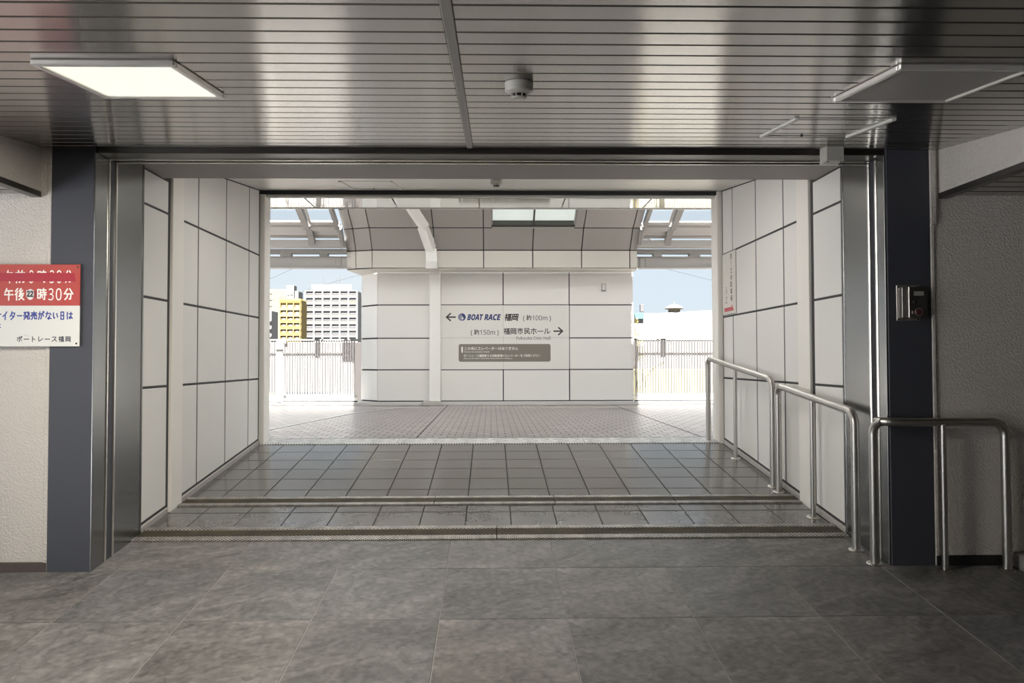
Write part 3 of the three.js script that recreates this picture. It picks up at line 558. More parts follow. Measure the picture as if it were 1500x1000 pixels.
// ================================================================== THINGS
// ---- square ceiling lights: the left one is lit
const lampOn = std(0.3, 0.3, 0.25, { emissive: new THREE.Color(1, 0.985, 0.83), emissiveIntensity: 0.44, roughness: 0.5 }), lampOff = std(0.36, 0.345, 0.335, { roughness: 0.45 });
function ceilingLight(label, x0, x1, d0, d1, lit) {
  const t = thing('ceiling_light', label, 'ceiling light'); t.position.y = 2.3446; t.rotation.x = TH;
  const z0 = -d0 / COS, z1 = -d1 / COS, w = 0.022, zm = (z0 + z1) / 2, xm = (x0 + x1) / 2, wx = x1 - x0, wz = z0 - z1;
  const bars = [boxGeo(wx, 0.02, w, 0.004).translate(xm, -0.01, z0 - w / 2), boxGeo(wx, 0.02, w, 0.004).translate(xm, -0.01, z1 + w / 2), boxGeo(w, 0.02, wz - 2 * w, 0.004).translate(x0 + w / 2, -0.01, zm), boxGeo(w, 0.02, wz - 2 * w, 0.004).translate(x1 - w / 2, -0.01, zm)];
  mesh('frame', mergeGeometries(bars), M.lightFrame, t);
  mesh('diffuser', boxGeo(wx - 2 * w, 0.012, wz - 2 * w, 0.002), lit ? lampOn : lampOff, t, xm, -0.007, zm);
  if (lit) {
    const l = new THREE.RectAreaLight(new THREE.Color(1, 0.93, 0.80), LAMP_LEVEL, wx - 2 * w, wz - 2 * w);
    l.name = 'ceiling_lamp_or_fill'; l.position.set(xm, -0.0225, zm); l.rotation.x = -Math.PI / 2; t.add(l);
  }
}
ceilingLight('lit square ceiling light glowing pale yellow', -1.497, -1.032, 2.43, 2.905, true);
ceilingLight('unlit grey square ceiling light with a pale metal frame', 1.358, 1.818, 2.43, 2.92, false);
function hatch(label, y0, x0, x1, d0, d1, group) {
  const t = thing('ceiling_hatch', label, 'hatch'); t.position.y = y0; t.rotation.x = TH;
  const z0 = -d0 / COS, z1 = -d1 / COS, w = 0.022, xm = (x0 + x1) / 2;
  for (const x of [x0 + w / 2, x1 - w / 2]) mesh('frame_bar', boxGeo(w, 0.012, z0 - z1, 0.002), M.whitePaint, t, x, -0.005, (z0 + z1) / 2);
  for (const z of [z0 - 0.003, z1 + 0.003]) mesh('frame_bar', boxGeo(x1 - x0 - 2 * w, 0.004, 0.006, 0.001), M.frame, t, xm, -0.001, z);
  mesh('catch', cyl(0.006, 0.006, 0.008, 12), M.black, t, xm - 0.02, -0.003, z1 + 0.012);
}
hatch('slat-faced access hatch beyond the unlit light, showing two bright frame bars', 2.3446, 1.366, 1.828, 3.305, 3.745);
hatch('pale access hatch in the ceiling over the tiled ramp', 2.432, -1.312, -0.842, 6.42, 7.02);
// ---- smoke detectors
function detector(label, x, y, z, k = 1) {
  const t = thing('smoke_detector', label, 'smoke detector', null, x, y, z); t.rotation.x = TH; t.scale.setScalar(k);
  const lathe = (pts, m, n = 36) => mesh(m, new THREE.LatheGeometry(pts.map((p) => new THREE.Vector2(...p)), n), M.plastic, t);
  lathe([[0, 0], [0.050, 0], [0.0515, -0.003], [0.0515, -0.016], [0.0505, -0.018]], 'mounting_base');
  lathe([[0.0505, -0.018], [0.051, -0.02], [0.051, -0.031], [0.048, -0.034], [0.031, -0.042], [0, -0.042]], 'body');
  mesh('smoke_chamber', cyl(0.024, 0.023, 0.014, 24), M.black, t, 0, -0.048, 0);
  for (let i = 0; i < 8; i++) { const a = (i + 0.5) / 8 * 2 * Math.PI, b = mesh('rib', cbox(0.004, 0.014, 0.006, 0.001), M.plastic, t, Math.sin(a) * 0.0265, -0.048, Math.cos(a) * 0.0265); b.rotation.y = a; }
  lathe([[0.0295, -0.0535], [0.028, -0.056], [0.023, -0.0595], [0, -0.060], [0, -0.0535], [0.0295, -0.0535]], 'cap');
  const led = mesh('indicator', new THREE.SphereGeometry(0.0025, 10, 8), M.bright, t, -0.044, -0.033, 0.018); led.userData.label = 'tiny pale indicator';
}
detector('beige smoke detector on the dark slatted hall ceiling', 0.104, 2.3446 + SLOPE * 2.7, -2.7);
detector('distant smoke detector on the ramp ceiling behind the doorway head', 0.05, 2.432 + SLOPE * 6.35, -6.35);
{ // small box hung at the right of the doorway head
  const t = thing('sensor_box', 'beige metal box hung under the doorway head at its right end', 'box', null, 1.906, 2.757, -4.115);
  const b = mesh('housing', new RoundedBoxGeometry(0.096, 0.09, 0.09, 2, 0.003), M.plastic, t, 0, 0.043, 0);
  mesh('lid', cbox(0.098, 0.006, 0.098, 0.002), M.plastic, t, 0, 0.0, 0);
  for (const x of [-0.035, 0.035]) mesh('screw', cyl(0.004, 0.004, 0.004, 10), M.black, t, x, -0.004, 0.03);
}
// ---- handrails
function handrail(label, pts, mids, y = 0) {
  const t = thing('handrail', label, 'handrail', 'stainless tube handrails along the ramp', pts[0][0], pts[0][1], pts[0][2]);
  const o = pts[0], rel = pts.map((p) => p.map((v, i) => v - o[i]));
  mesh('rail', tubeGeo(rel, 0.0243, 0.075, 18), M.stainless, t);
  const flange = new THREE.LatheGeometry([[0.02, 0.008], [0.036, 0.007], [0.043, 0.002], [0.044, 0]].map((p) => new THREE.Vector2(...p)), 28);
  const foot = (p) => { const f = mesh('flange', flange, M.stainless, t, p[0] - o[0], p[1] - o[1], p[2] - o[2]); f.rotation.x = TH; };
  foot(pts[0]); foot(pts[pts.length - 1]);
  for (const [x, yb, z, yt] of mids) { mesh('support_post', tubeGeo([[x - o[0], yb - o[1], z - o[2]], [x - o[0], yt - o[1], z - o[2]]], 0.017, 0.01, 14), M.stainless, t); foot([x, yb, z]); }
}
const R = 0.0243;
handrail('stainless handrail highest on the ramp, beside the plaza', [[2.12, floorY(7.268), -7.268], [2.12, 1.697 - R, -7.268], [2.165, 1.529 - R, -5.722], [2.165, floorY(5.722), -5.722]], [[2.158, floorY(6.578), -6.578, 1.6]]);
handrail('stainless handrail at the foot of the ramp against the right wall', [[2.155, floorY(5.585), -5.585], [2.155, 1.487 - R, -5.585], [2.163, 1.367 - R, -4.42], [2.163, floorY(4.42), -4.42]], [[2.163, floorY(5.007), -5.007, 1.4]]);
handrail('stainless handrail bent across the front of the navy column', [[2.166, floorY(4.212), -4.212], [2.166, 1.334 - R, -4.212], [2.19, 1.334 - R, -4.112], [2.858, 1.332 - R, -4.118], [2.858, floorY(4.118), -4.118]], [[2.504, floorY(4.108), -4.108, 1.3]]);
{ // pale stone curb at the right
  const g = boxGeo(0.7, 0.1, 1.4, 0.006), m = mesh('stone_curb', g, std(0.5, 0.5, 0.51, { roughness: 0.5, map: tileMap, color: new THREE.Color().setRGB(2.2, 2.2, 2.25) }), null, 3.275, 0.035, 0);
  m.rotation.x = TH; m.position.set(3.275, floorY(3.48) + 0.03, -3.48);
  m.userData = { label: 'low pale stone curb on the floor beyond the front handrail', category: 'curb' };
}
{ // red and white notice across the left wall and column
  const X0 = -2.952, X1 = -2.265, Y0 = 1.737, Y1 = 2.189, t = thing('notice_board', 'red and white notice board with opening times across the left column', 'sign', null, (X0 + X1) / 2, Y0, -4.158);
  const K = 8.35, tex = canvasTex(1536, 1002, (c) => {
    c.scale(K, K); c.translate(68, -387);
    c.fillStyle = '#dcdcd8'; c.fillRect(-70, 380, 200, 140); c.fillStyle = '#b4423a'; c.fillRect(-70, 380, 200, 67.4);
    const row = (chars, y, h, wt, col) => { for (const [ch, a, b] of chars) { if (GLYPH[ch]) { c.strokeStyle = col; drawGlyph(c, ch, a, y, b - a, h, wt); } else latin(c, ch, a, y + h, h * 1.37, b - a, col); } };
    row([['午', 7.8, 18.5], ['前', 21.3, 36], ['8', 40.8, 48.6], ['時', 53.3, 66.7], ['3', 71, 79], ['0', 80.6, 90], ['分', 93.4, 105]], 395.3, 19, 1.9, '#f2efe9');
    c.fillStyle = '#a8182f'; c.beginPath(); c.moveTo(-70, 399.4); c.lineTo(107.5, 399.4); c.lineTo(110.2, 412); c.lineTo(-70, 411.6); c.fill();
    row([['午', 5.4, 19.2], ['後', 21.2, 35], ['時', 53.3, 67], ['3', 69.5, 78.5], ['0', 80, 90.2], ['分', 92.4, 106.4]], 421.8, 17.6, 2.1, '#f2efe9');
    c.fillStyle = '#8f2a28'; c.fillRect(47.5, 425.5, 6, 10.4);
    c.fillStyle = '#e5e2de'; c.beginPath(); c.ellipse(43.6, 431, 5.4, 8, 0, 0, 7); c.fill(); c.fillStyle = '#c9c7c4'; c.fillRect(37.6, 424.5, 11, 10.6); latin(c, '22', 38.4, 434.3, 11.5, 9.6, '#26262a', 'bold');
    row([['ナ', -7, 1.6], ['イ', 3.6, 11.4], ['タ', 14, 22.6], ['ー', 24.6, 32.4], ['発', 34, 43.6], ['売', 44.8, 54], ['が', 55.2, 64.6], ['な', 66, 75], ['い', 76.4, 85], ['日', 87.4, 94], ['は', 96.6, 106]], 455.8, 12.2, 1.75, '#2b3a8c');
    row([['と', -6, 2]], 473, 7, 1.5, '#2b3a8c');
    jp(c, 'ボートレース福岡', 23.8, 492.2, 10.1, 8, 1.15, '#33343c');
    c.strokeStyle = 'rgba(150,150,145,.35)'; c.lineWidth = 0.5; c.beginPath(); c.ellipse(39, 491, 4, 0.8, 0.2, 0, 7); c.stroke();
  });
  const front = new THREE.MeshPhysicalMaterial({ map: tex, roughness: 0.35 });
  const g = boxGeo(X1 - X0, Y1 - Y0, 0.006, 0.001); { const u = g.attributes.uv, p = g.attributes.position; for (let i = 0; i < u.count; i++) u.setXY(i, (p.getX(i) + (X1 - X0) / 2) / (X1 - X0), (p.getY(i) + (Y1 - Y0) / 2) / (Y1 - Y0)); }
  mesh('board', g, front, t, 0, (Y1 - Y0) / 2, 0);
  const rv = new THREE.SphereGeometry(0.006, 12, 8, 0, 7, 0, Math.PI / 2).rotateX(Math.PI / 2).scale(1, 1, 0.5);
  for (const [x, y] of [[-0.327, 0.016], [0.327, 0.016], [-0.327, 0.437], [0.329, 0.437]]) mesh('rivet', rv, M.darkMetal, t, x, y, 0.003);
  for (const x of [-0.2, 0.2]) mesh('spacer', cbox(0.04, 0.3, 0.012), M.darkMetal, t, x, 0.22, -0.009);
}
{ // stainless key switch box on the navy column
  const t = thing('switch_box', 'stainless key switch box with a red button on the navy column', 'switch box', null, 2.362, 1.875, -4.176);
  mesh('back_plate', cbox(0.132, 0.2, 0.004, 0.001), M.stainless, t, -0.004, 0.1, 0);
  mesh('housing', new RoundedBoxGeometry(0.115, 0.172, 0.034, 2, 0.004), M.stainless, t, 0.0, 0.1, 0.019);
  const cv = mesh('cover', cbox(0.102, 0.172, 0.003, 0.001), M.darkMetal, t, 0.032, 0.101, 0.0375);
  mesh('cover_edge', cbox(0.004, 0.172, 0.012, 0.001), M.bright, t, -0.021, 0.101, 0.037);
  const screw = cyl(0.005, 0.005, 0.004, 12).rotateX(Math.PI / 2);
  for (const [x, y] of [[-0.06, 0.192], [0.052, 0.192], [-0.06, 0.008], [0.052, 0.008]]) mesh('screw', screw, M.black, t, x, y, 0.003);
  const red = mesh('button', cyl(0.016, 0.018, 0.012, 28).rotateX(Math.PI / 2), std(0.07, 0.012, 0.016, { roughness: 0.45 }), t, 0.034, 0.046, 0.044); red.userData.label = 'round red button';
  mesh('button_ring', new THREE.TorusGeometry(0.0195, 0.003, 10, 32), M.stainless, t, 0.034, 0.046, 0.04);
  mesh('key_switch', cyl(0.009, 0.010, 0.012, 24).rotateX(Math.PI / 2), M.black, t, 0.009, 0.101, 0.044); mesh('key_slot', cyl(0.003, 0.003, 0.003, 12).rotateX(Math.PI / 2), M.bright, t, 0.003, 0.101, 0.0505);
  mesh('name_plate', cbox(0.056, 0.024, 0.002, 0.0005), std(0.5, 0.49, 0.47, { map: canvasTex(256, 112, (c) => { c.fillStyle = '#cfccc6'; c.fillRect(0, 0, 256, 112); c.fillStyle = '#55524e'; for (const [y, n] of [[14, 5], [46, 7], [78, 6]]) for (let i = 0; i < n; i++) c.fillRect(16 + i * 33, y, 24, 18); }) }), t, 0.036, 0.150, 0.0398);
  mesh('mark_plate', cbox(0.009, 0.016, 0.002, 0.0005), M.plastic, t, -0.002, 0.044, 0.0398);
}
{ // vertical entrance sign on the right ramp wall
  const t = thing('entrance_sign', 'narrow white vertical sign with red arrow on the right ramp wall', 'sign', null, 2.233, 2.085, -6.945); t.rotation.y = -Math.PI / 2;
  const tex = canvasTex(640, 984, (c) => {
    const W = 640, H = 984; c.fillStyle = '#dcd8d0'; c.fillRect(0, 0, W, H); c.strokeStyle = '#3a3a3c';
    [...'第1立体駐車場'].forEach((ch, i) => { const y = 32 + i * 110; if (GLYPH[ch]) drawGlyph(c, ch, 386, y, 96, 96, 9.5); else { c.lineWidth = 10; c.beginPath(); c.moveTo(418, y + 22); c.lineTo(440, y + 4); c.lineTo(440, y + 98); c.stroke(); } });
    drawGlyph(c, '入', 130, 534, 112, 130, 11); drawGlyph(c, '口', 128, 686, 112, 128, 11);
    c.fillStyle = '#c8505c'; c.beginPath(); c.moveTo(84, 876); c.lineTo(440, 876); c.lineTo(440, 826); c.lineTo(560, 938); c.lineTo(84, 938); c.fill();
  });
  const g = boxGeo(0.376, 0.578, 0.006, 0.001), u = g.attributes.uv, p = g.attributes.position; for (let i = 0; i < u.count; i++) u.setXY(i, p.getX(i) / 0.376 + 0.5, p.getY(i) / 0.578 + 0.5);
  mesh('sign_board', g, new THREE.MeshPhysicalMaterial({ map: tex, roughness: 0.4 }), t, 0, 0.289, 0);
  mesh('sign_edge', boxGeo(0.384, 0.586, 0.003, 0.001), M.darkMetal, t, 0, 0.289, -0.003);
}
{ // direction sign printed over four panels of the far wall
  const X0 = -0.876, X1 = 1.376, Y0 = 1.5, Y1 = 2.628, W = X1 - X0, H = Y1 - Y0;
  const t = thing('direction_sign', 'large white direction sign with arrows and blue lettering on the far wall', 'sign', null, (X0 + X1) / 2, Y0, -13.1);
  const tex = canvasTex(2048, 1024, (c) => {
    c.fillStyle = '#e2e0db'; c.fillRect(0, 0, 2048, 1024);
    c.scale(2048 / 188, 1024 / 94.4); c.translate(-646, -446.6);
    const arrow = (x0, x1, y, s) => { c.strokeStyle = '#3c3a38'; c.lineWidth = 2.1; c.lineCap = 'butt'; c.lineJoin = 'miter'; const tip = s < 0 ? x0 : x1, end = s < 0 ? x1 : x0; c.beginPath(); c.moveTo(end, y); c.lineTo(tip - s * 1.2, y); c.stroke(); c.beginPath(); c.moveTo(tip - s * 7, y - 5.6); c.lineTo(tip - s * 0.8, y); c.lineTo(tip - s * 7, y + 5.6); c.stroke(); };
    arrow(653.6, 668, 464.2, -1); arrow(811, 825, 485, 1);
    // blue disc with a fan of pale rays
    c.fillStyle = '#24346f'; c.beginPath(); c.arc(676.8, 464.2, 5.5, 0, 7); c.fill(); c.lineWidth = 0.42; c.strokeStyle = '#e2e0db';
    for (let i = 0; i < 9; i++) { const a = Math.PI * (0.62 + i * 0.105); c.beginPath(); c.moveTo(679.5 + Math.cos(a) * 0.6, 466.2 - Math.sin(a) * 0.5); c.quadraticCurveTo(677.5 + Math.cos(a) * 3, 464.6 - Math.sin(a) * 3, 677.6 + Math.cos(a) * 8.4, 464.4 - Math.sin(a) * 8.4); c.stroke(); }
    latin(c, 'BOAT', 684, 468.4, 11.4, 22.3, '#24346f', 'bold', 0.2); latin(c, 'RACE', 709, 468.4, 11.4, 23.6, '#24346f', 'bold', 0.2);
    c.save(); c.transform(1, 0, -0.16, 1, 0.16 * 469.6, 0); jp(c, '福岡', 738.2, 459.2, 10.4, 10.2, 1.4, '#232323'); c.restore();
    const col = '#45423f';
    const note = (x, base, txt) => { latin(c, '(', x, base + 0.4, 10, 3, col); jp(c, '約', x + 5, base - 7.6, 7.8, 7.6, 0.95, col); latin(c, txt, x + 13.2, base, 9.6, 23.5, col); latin(c, ')', x + 38.6, base + 0.4, 10, 3, col); };
    note(766, 469, '100m'); note(689.4, 490, '150m');
    jp(c, '福岡市民ホール', 737.4, 480.3, 9.88, 9.2, 1.15, col);
    latin(c, 'Fukuoka Civic Hall', 756, 497.4, 6.2, 51, col);
    c.fillStyle = '#827d74'; c.beginPath(); c.roundRect(672, 503.8, 134.6, 25.9, 3); c.fill(); c.fillStyle = '#eeece6'; c.fillRect(676, 507.7, 2.3, 8.6);
    jp(c, 'この先にエレベーターはありません', 680, 507.9, 4.96, 4.7, 0.56, '#f2f0ea'); latin(c, "There's no elevator ahead", 680, 516.2, 3.1, 37.4, '#f2f0ea');
    jp(c, 'ボートレース福岡第1立体駐車場のエレベーターをご利用ください', 679.3, 519.0, 3.76, 3.7, 0.42, '#f2f0ea'); latin(c, 'Please use the elevator at Boat Race Fukuoka Multistory Parking Lot.', 679.3, 525.7, 2.5, 71.6, '#f2f0ea');
  });
  const mat = new THREE.MeshPhysicalMaterial({ map: tex, roughness: 0.32 }), mx = 0.217 - (X0 + X1) / 2, my = 2.055 - Y0;
  for (const [a, b] of [[-W / 2, mx], [mx, W / 2]]) for (const [e, f] of [[0, my], [my, H]]) {
    const w = b - a - 0.0025, h = f - e - 0.0025, g = boxGeo(w, h, 0.02, 0.001), u = g.attributes.uv, p = g.attributes.position, cx = (a + b) / 2, cy = (e + f) / 2;
    for (let i = 0; i < u.count; i++) u.setXY(i, (p.getX(i) + cx + W / 2) / W, (p.getY(i) + cy) / H);
    mesh('sign_panel', g, mat, t, cx, cy, -0.01);
  }
  mesh('backing', cbox(W - 0.01, H - 0.01, 0.01), M.frame, t, 0, H / 2, -0.026);
}
{ // little grey box on the far wall
  const t = thing('wall_box', 'small grey outlet box high on the far wall panel', 'box', null, 1.985, 2.876, -13.09);
  mesh('housing', new RoundedBoxGeometry(0.075, 0.125, 0.03, 2, 0.008), std(0.3, 0.29, 0.28), t, 0, 0.0625, 0.008); mesh('cover', cbox(0.055, 0.1, 0.006, 0.002), M.frame, t, 0, 0.066, 0.024);
}
// ---- slatted fences at the plaza edge
const slatGeo = cbox(0.023, 0.95, 0.014, 0.003), fenceMat = std(0.36, 0.355, 0.346, { roughness: 0.5 }), railMat = std(0.14, 0.137, 0.132, { roughness: 0.5 });
function fence(label, x0, x1, posts, pitch) {
  const t = thing('fence', label, 'fence', null, (x0 + x1) / 2, PY + 0.052, -13.08), o = (x0 + x1) / 2, w = x1 - x0;
  for (let x = x0 + 0.03; x < x1 - 0.02; x += pitch) mesh('slat', slatGeo, fenceMat, t, x - o, 0.595, 0);
  mesh('top_rail', cbox(w, 0.03, 0.05, 0.006), railMat, t, 0, 1.08, 0); mesh('bottom_rail', cbox(w, 0.035, 0.04, 0.004), M.frame, t, 0, 0.113, 0.01);
  mesh('base_board', cbox(w, 0.062, 0.03, 0.004), M.whitePaint, t, 0, 0.055, 0.005); mesh('dark_gap', cbox(w, 0.022, 0.02, 0.002), M.joint, t, 0, 0.011, 0.0);  // dark strip between the base board and the kerb
  for (const [x, b] of posts) {
    mesh('post', cbox(b, 1.06, 0.06, 0.006), fenceMat, t, x - o, 0.53, 0.03);
    for (const y of [0.14, 1.04]) mesh('bracket', cbox(0.05, 0.05, 0.04, 0.004), railMat, t, x - o + b / 2 + 0.03, y, 0.035);
  }
}
fence('white slatted fence left of the far wall with one broad post', -6.3, -2.32, [[-3.662, 0.115]], 0.0437);
fence('white slatted fence right of the far wall with vines behind', 2.515, 6.3, [[4.6, 0.115]], 0.046);
{ // conduit at the canopy's right end
  const m = mesh('conduit', tubeGeo([[2.49, 3.585, -12.5], [2.53, 3.66, -12.5], [2.6, 3.71, -12.5], [2.69, 3.68, -12.5]], 0.012, 0.03, 10), M.frame, null);
  m.userData = { label: 'short bent grey conduit at the right end of the canopy', category: 'conduit' };
}
// ================================================================== BEYOND THE PLAZA
{ const g = mesh('street_ground', new THREE.PlaneGeometry(900, 700).rotateX(-Math.PI / 2), std(0.09, 0.087, 0.085, { roughness: 0.95 }), null, 0, -6, -363.6); g.userData = { kind: 'structure' };
  const h = mesh('street_ground', new THREE.PlaneGeometry(300, 300).rotateX(-Math.PI / 2), std(0.09, 0.087, 0.085, { roughness: 0.95 }), null, 0, -6.01, 100); h.userData = { kind: 'structure' };
  plainWall('unseen_terrace', -30, -5, -0.8, -0.4, -14, 7, std(0.45, 0.47, 0.51, { roughness: 0.9 })); plainWall('overpass_deck', -9.4, 9.4, -1.2, 0.55, 7.3, 13.5, M.concrete); plainWall('hall_base', -6.4, 6.4, -1.6, -1.2, -6.4, 7.3, M.concrete); }  // pale slab out of view at left, bounces sunlight into the hall
const paint = (r, g, b, o) => std(r, g, b, { roughness: 0.8, ...o });
const B = { white: paint(0.105, 0.104, 0.102), shade: paint(0.055, 0.053, 0.055), tan: paint(0.09, 0.074, 0.06), gold: paint(0.125, 0.088, 0.018), goldPale: paint(0.125, 0.1, 0.04), cream: paint(0.1, 0.087, 0.064), brown: paint(0.075, 0.05, 0.02), window: paint(0.075, 0.075, 0.08, { roughness: 0.4 }), cyan: paint(0.035, 0.085, 0.09), lemon: paint(0.05, 0.046, 0.026), rose: paint(0.03, 0.026, 0.025) };
{ // broad white apartment slab: six bays, eight storeys in view
  const D = 320, x0 = -79.5, x1 = -57.4, top = 31.9, fl = 2.82, t = thing('apartment_building', 'broad white apartment block with a sign band on its roof', 'building', null, (x0 + x1) / 2, -6, -D), o = (x0 + x1) / 2, w = x1 - x0;
  mesh('wall', cbox(w, top + 6, 12, 0.1), B.white, t, 0, (top + 6) / 2, -8);
  const cols = 6, cw = w / cols, pane = cbox(cw - 0.9, 1.25, 0.2, 0.02), sky = cbox(cw - 0.9, 2.0, 0.15, 0.02), bal = cbox(cw - 0.7, 0.95, 0.15, 0.02), floorSlab = cbox(w + 0.4, 0.42, 0.7, 0.03);
  for (let r = 0; r < 12; r++) {
    const y = top + 6 - 0.2 - (r + 1) * fl;
    mesh('floor_slab', floorSlab, B.white, t, 0, y, -1.6);
    for (let k = 0; k < cols; k++) {
      const x = -w / 2 + (k + 0.5) * cw;
      const wd = mesh('window', sky, B.shade, t, x, y + 1.75, -1.95); mesh('pane', pane, B.window, wd, 0, 0.2, 0.06);
      mesh('balcony', bal, r === 1 && k === 5 ? B.goldPale : r < 5 ? B.tan : r < 7 ? B.shade : B.white, t, x, y + 0.6, -1.45);
    }
  }
  mesh('floor_slab', floorSlab, B.white, t, 0, top + 5.8, -1.6);
  for (let k = 0; k <= cols; k++) mesh('pier', cbox(0.75, top + 6, 0.7, 0.03), B.white, t, -w / 2 + k * cw, (top + 6) / 2, -1.6);
  mesh('roof_band', cbox(17.4, 2.6, 0.6, 0.05), B.white, t, 0.2, top + 7.2, -1.5);
  mesh('roof_sign', cbox(6.6, 1.1, 0.1, 0.01), std(1, 1, 1, { map: canvasTex(512, 86, (c) => { c.fillStyle = '#eeece8'; c.fillRect(0, 0, 512, 86); c.fillStyle = '#5fae84'; c.beginPath(); c.arc(44, 43, 30, 0, 7); c.fill(); c.fillStyle = '#eeece8'; c.beginPath(); c.arc(44, 52, 14, 0, 7); c.fill(); c.strokeStyle = '#9aa0a4'; c.lineWidth = 8; for (let i = 0; i < 7; i++) { const x = 110 + i * 56; c.beginPath(); c.moveTo(x, 66); c.lineTo(x + 14, 20); c.lineTo(x + 28, 66); c.stroke(); } }) }), t, -0.6, top + 7.4, -1.15);
  { const g = t.children[t.children.length - 1].geometry; const u = g.attributes.uv, p = g.attributes.position; for (let i = 0; i < u.count; i++) u.setXY(i, p.getX(i) / 6.6 + 0.5, p.getY(i) / 1.1 + 0.5); }
  for (const [x, h] of [[-3.9, 5], [1.6, 4.4], [3.1, 5.4]]) mesh('mast', cyl(0.06, 0.09, h, 8), B.shade, t, x, top + 8 + h / 2, -4);
}
{ // yellow narrow block
  const D = 300, x0 = -84.9, x1 = -76.1, top = 26.6, fl = 2.55, t = thing('apartment_building', 'narrow golden yellow apartment block left of the white one', 'building', null, (x0 + x1) / 2, -6, -D), w = x1 - x0;
  mesh('wall', cbox(w, top + 4.6, 9, 0.1), B.gold, t, 0, (top + 4.6) / 2, -6); 
  mesh('parapet', new RoundedBoxGeometry(w, 2.4, 9.6, 3, 0.9), B.gold, t, 0, top + 5.0, -5.6);
  const cw = (w - 0.8) / 3;
  for (let r = 0; r < 11; r++) {
    const y = top + 4.1 - (r + 1) * fl;
    mesh('floor_slab', cbox(w - 0.1, 0.3, 0.7, 0.02), B.goldPale, t, 0, y, -1.2);
    for (let k = 0; k < 3; k++) {
      const x = -w / 2 + 0.4 + (k + 0.5) * cw, wd = mesh('window', cbox(cw - 0.6, 1.9, 0.15, 0.02), r < 2 && k === 1 ? B.tan : B.brown, t, x, y + 1.5, -1.45);
      mesh('pane', cbox(cw * 0.4, 1.0, 0.1, 0.01), B.white, wd, 0.1, -0.1, 0.08); mesh('balcony', cbox(cw - 0.4, 0.95, 0.14, 0.02), r < 2 ? B.tan : B.gold, t, x, y + 0.55, -1.1);
    }
  }
  for (let k = 0; k <= 3; k++) mesh('pier', cbox(0.42, top + 4.4, 0.7, 0.02), B.goldPale, t, -w / 2 + 0.4 + k * cw, (top + 4.4) / 2, -1.2);
}
{ // cream tower behind
  const D = 340, t = thing('apartment_building', 'tall cream building behind the yellow block', 'building', null, -97, -6, -D);
  mesh('wall', cbox(13.5, 40.2, 14, 0.1), B.cream, t, -0.6, 20.1, -7); mesh('stair_tower', cbox(3.4, 42, 5, 0.1), B.white, t, 6.2, 21, -2); mesh('side_wing', cbox(1.9, 39.5, 8, 0.1), B.white, t, 8.6, 19.75, -5);
  for (let r = 0; r < 6; r++) { mesh('floor_line', cbox(3, 0.3, 0.3, 0.02), B.shade, t, -3.6, 38.2 - r * 2.8, 0.1); for (const x of [5.4, 6.9]) mesh('window', cbox(0.75, 1.2, 0.2, 0.02), B.window, t, x, 38 - r * 2.9, 0.55); }
}
{ // low white block in front, left edge of the view
  const D = 260, t = thing('apartment_building', 'pale low apartment block at the left edge of the opening', 'building', null, -79.4, -6, -D);
  mesh('wall', cbox(6.4, 25.2, 8, 0.1), B.white, t, 0, 12.6, -5);
  for (let r = 0; r < 7; r++) { const y = 24.2 - (r + 1) * 2.7; mesh('floor_slab', cbox(6.5, 0.3, 1.2, 0.02), B.white, t, 0, y, -0.6); for (const x of [-1.6, 1.2]) { mesh('window', cbox(1.7, 1.7, 0.2, 0.02), B.shade, t, x, y + 1.4, -0.95); } mesh('balcony', cbox(5.6, 0.9, 0.12, 0.02), B.white, t, -0.3, y + 0.6, -0.05); }
}
{ // white hall at the right, with a little domed turret
  const t = thing('white_hall', 'long blank white hall roofline beyond the right fence', 'building', null, 30, -6, -95);
  mesh('wall', cbox(40, 13.35, 10, 0.1), B.white, t, 0, 6.67, 0); const rf = mesh('roof_slope', boxGeo(40.0, 0.7, 9.9, 0.05), B.white, t, 0, 13.55, 0); rf.rotation.z = 0.055;
  mesh('roof_cladding', cbox(1.1, 0.7, 0.4, 0.02), B.cyan, t, -12.1, 13.0, 5.2);
  const tu = mesh('turret', new THREE.LatheGeometry([[0.72, 0], [0.72, 0.55], [1.12, 0.62], [1.12, 0.7], [0.9, 0.92], [0.5, 1.12], [0.08, 1.22], [0.03, 1.25], [0.03, 1.6], [0, 1.6]].map((p) => new THREE.Vector2(...p)), 28), B.cream, t, -7.6, 13.3, 4.2);
  for (const x of [-11.6, -2.6]) mesh('roof_vent', cbox(0.45, 0.9, 0.45, 0.03), B.shade, t, x, 14.0, 4.4);
}
{ const m = slab('backdrop_wall', 3, 16, -6, 1.3, 30, 30.3, B.lemon, null, 0.02); const q = slab('backdrop_wall', -24, -3.2, -6, 2.5, 34, 34.3, B.rose, null, 0.02); q.userData = { label: 'added dull grey backdrop wall darkening gaps in the left fence', category: 'wall' }; m.userData = { label: 'pale yellow boundary wall seen through the right fence', category: 'wall' }; const r2 = slab('backdrop_wall', 3, 24, -6, 2.6, 36, 36.3, B.rose, null, 0.02); r2.userData = { label: 'added taller dull backdrop behind the pale yellow wall at right', category: 'wall' };  // dull walls added so the fence gaps read dark
  const t = thing('roadside_banner', 'low yellow and blue banner strip behind the left fence', 'banner', null, -4.65, 0.98, -13.35);
  mesh('banner_board', cbox(4, 0.09, 0.01, 0.002), B.white, t, 0, 0.075, 0); for (const [x, w, m] of [[0.3, 0.32, B.gold], [0.68, 0.2, B.gold], [0.98, 0.16, B.cyan]]) mesh('colour_patch', cbox(w, 0.07, 0.012, 0.002), m, t, x, 0.075, 0.003);
  mesh('banner_foot', cbox(3.6, 0.1, 0.02, 0.002), B.shade, t, 0, -0.02, -0.01); }
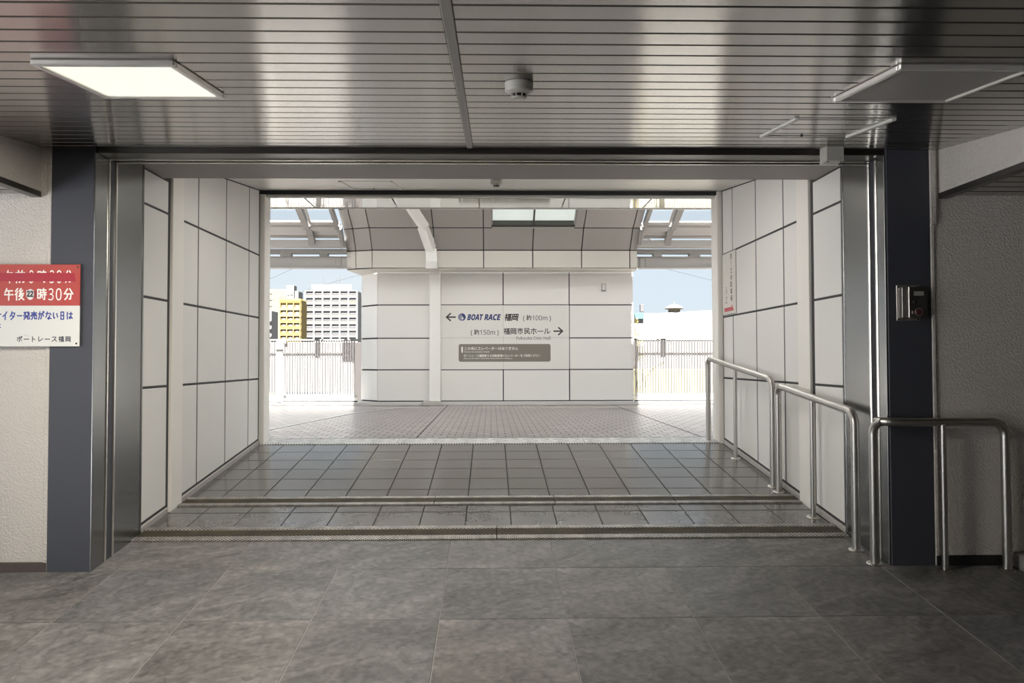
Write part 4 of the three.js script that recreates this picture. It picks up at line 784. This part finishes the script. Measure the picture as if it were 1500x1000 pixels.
{ // overhead wires
  const wires = [[[-60, 0.6, -60], [-17.7, 6.44, -60], [-14.15, 7.53, -60], [-10.6, 8.52, -60], [20, 16, -60]], [[-41, 1, -62], [-18.2, 8.46, -62], [-16.75, 9.14, -62], [10, 20, -62]], [[-20, 15.3, -58], [13.45, 8.85, -58], [17.3, 7.9, -58], [50, 1.5, -58]]];
  const says = ['long thin overhead wire crossing before the yellow and white buildings', 'short stretch of overhead wire high at the left opening', 'overhead wire slanting down across the right opening'];
  wires.forEach((w, i) => { const c = new THREE.CatmullRomCurve3(w.map((p) => new THREE.Vector3(...p))); const m = mesh('overhead_wire', new THREE.TubeGeometry(c, 40, 0.014, 6), M.black, null); m.userData = { label: says[i], category: 'wire' }; });
}
{ // vine on the right fence
  const t = thing('climbing_vine', 'sparse yellowing vine climbing the right fence beside the far wall', 'plant', null, 2.62, 0.95, -13.2), leaf = [], stemMat = paint(0.3, 0.24, 0.1);
  const stems = [[[0, 0, 0], [-0.05, 0.5, 0.01], [-0.02, 1.1, 0], [-0.06, 1.48, 0.01]], [[0.06, 0, 0], [0.1, 0.3, 0.01], [0.2, 0.52, 0], [0.3, 0.6, 0.01], [0.46, 0.68, 0]], [[0.03, 0, 0], [0.08, 0.6, 0], [0.04, 0.95, 0.01], [0.09, 1.1, 0]]];
  for (const s of stems) {
    const c = new THREE.CatmullRomCurve3(s.map((p) => new THREE.Vector3(...p))); mesh('stem', new THREE.TubeGeometry(c, 20, 0.005, 6), stemMat, t);
    for (let i = 0; i < 46; i++) {
      const p = c.getPoint(0.05 + 0.95 * rnd()), g = new THREE.BufferGeometry(), a = 0.028 + rnd() * 0.02;
      g.setAttribute('position', new THREE.Float32BufferAttribute([0, 0, 0, a * 0.5, a * 0.45, 0.004, 0, a, 0, 0, 0, 0, 0, a, 0, -a * 0.5, a * 0.45, 0.004], 3)); g.computeVertexNormals();
      g.rotateZ(rnd() * 6.28).rotateY((rnd() - 0.5) * 1.6).rotateX((rnd() - 0.5) * 1.2).translate(p.x + (rnd() - 0.5) * 0.07, p.y + (rnd() - 0.5) * 0.05, p.z + (rnd() - 0.5) * 0.04); leaf.push(g);
    }
  }
  const f = mesh('foliage', mergeGeometries(leaf), paint(0.55, 0.46, 0.12, { side: THREE.DoubleSide }), t); f.userData.kind = 'stuff';
}

renderer.render(scene, camera);
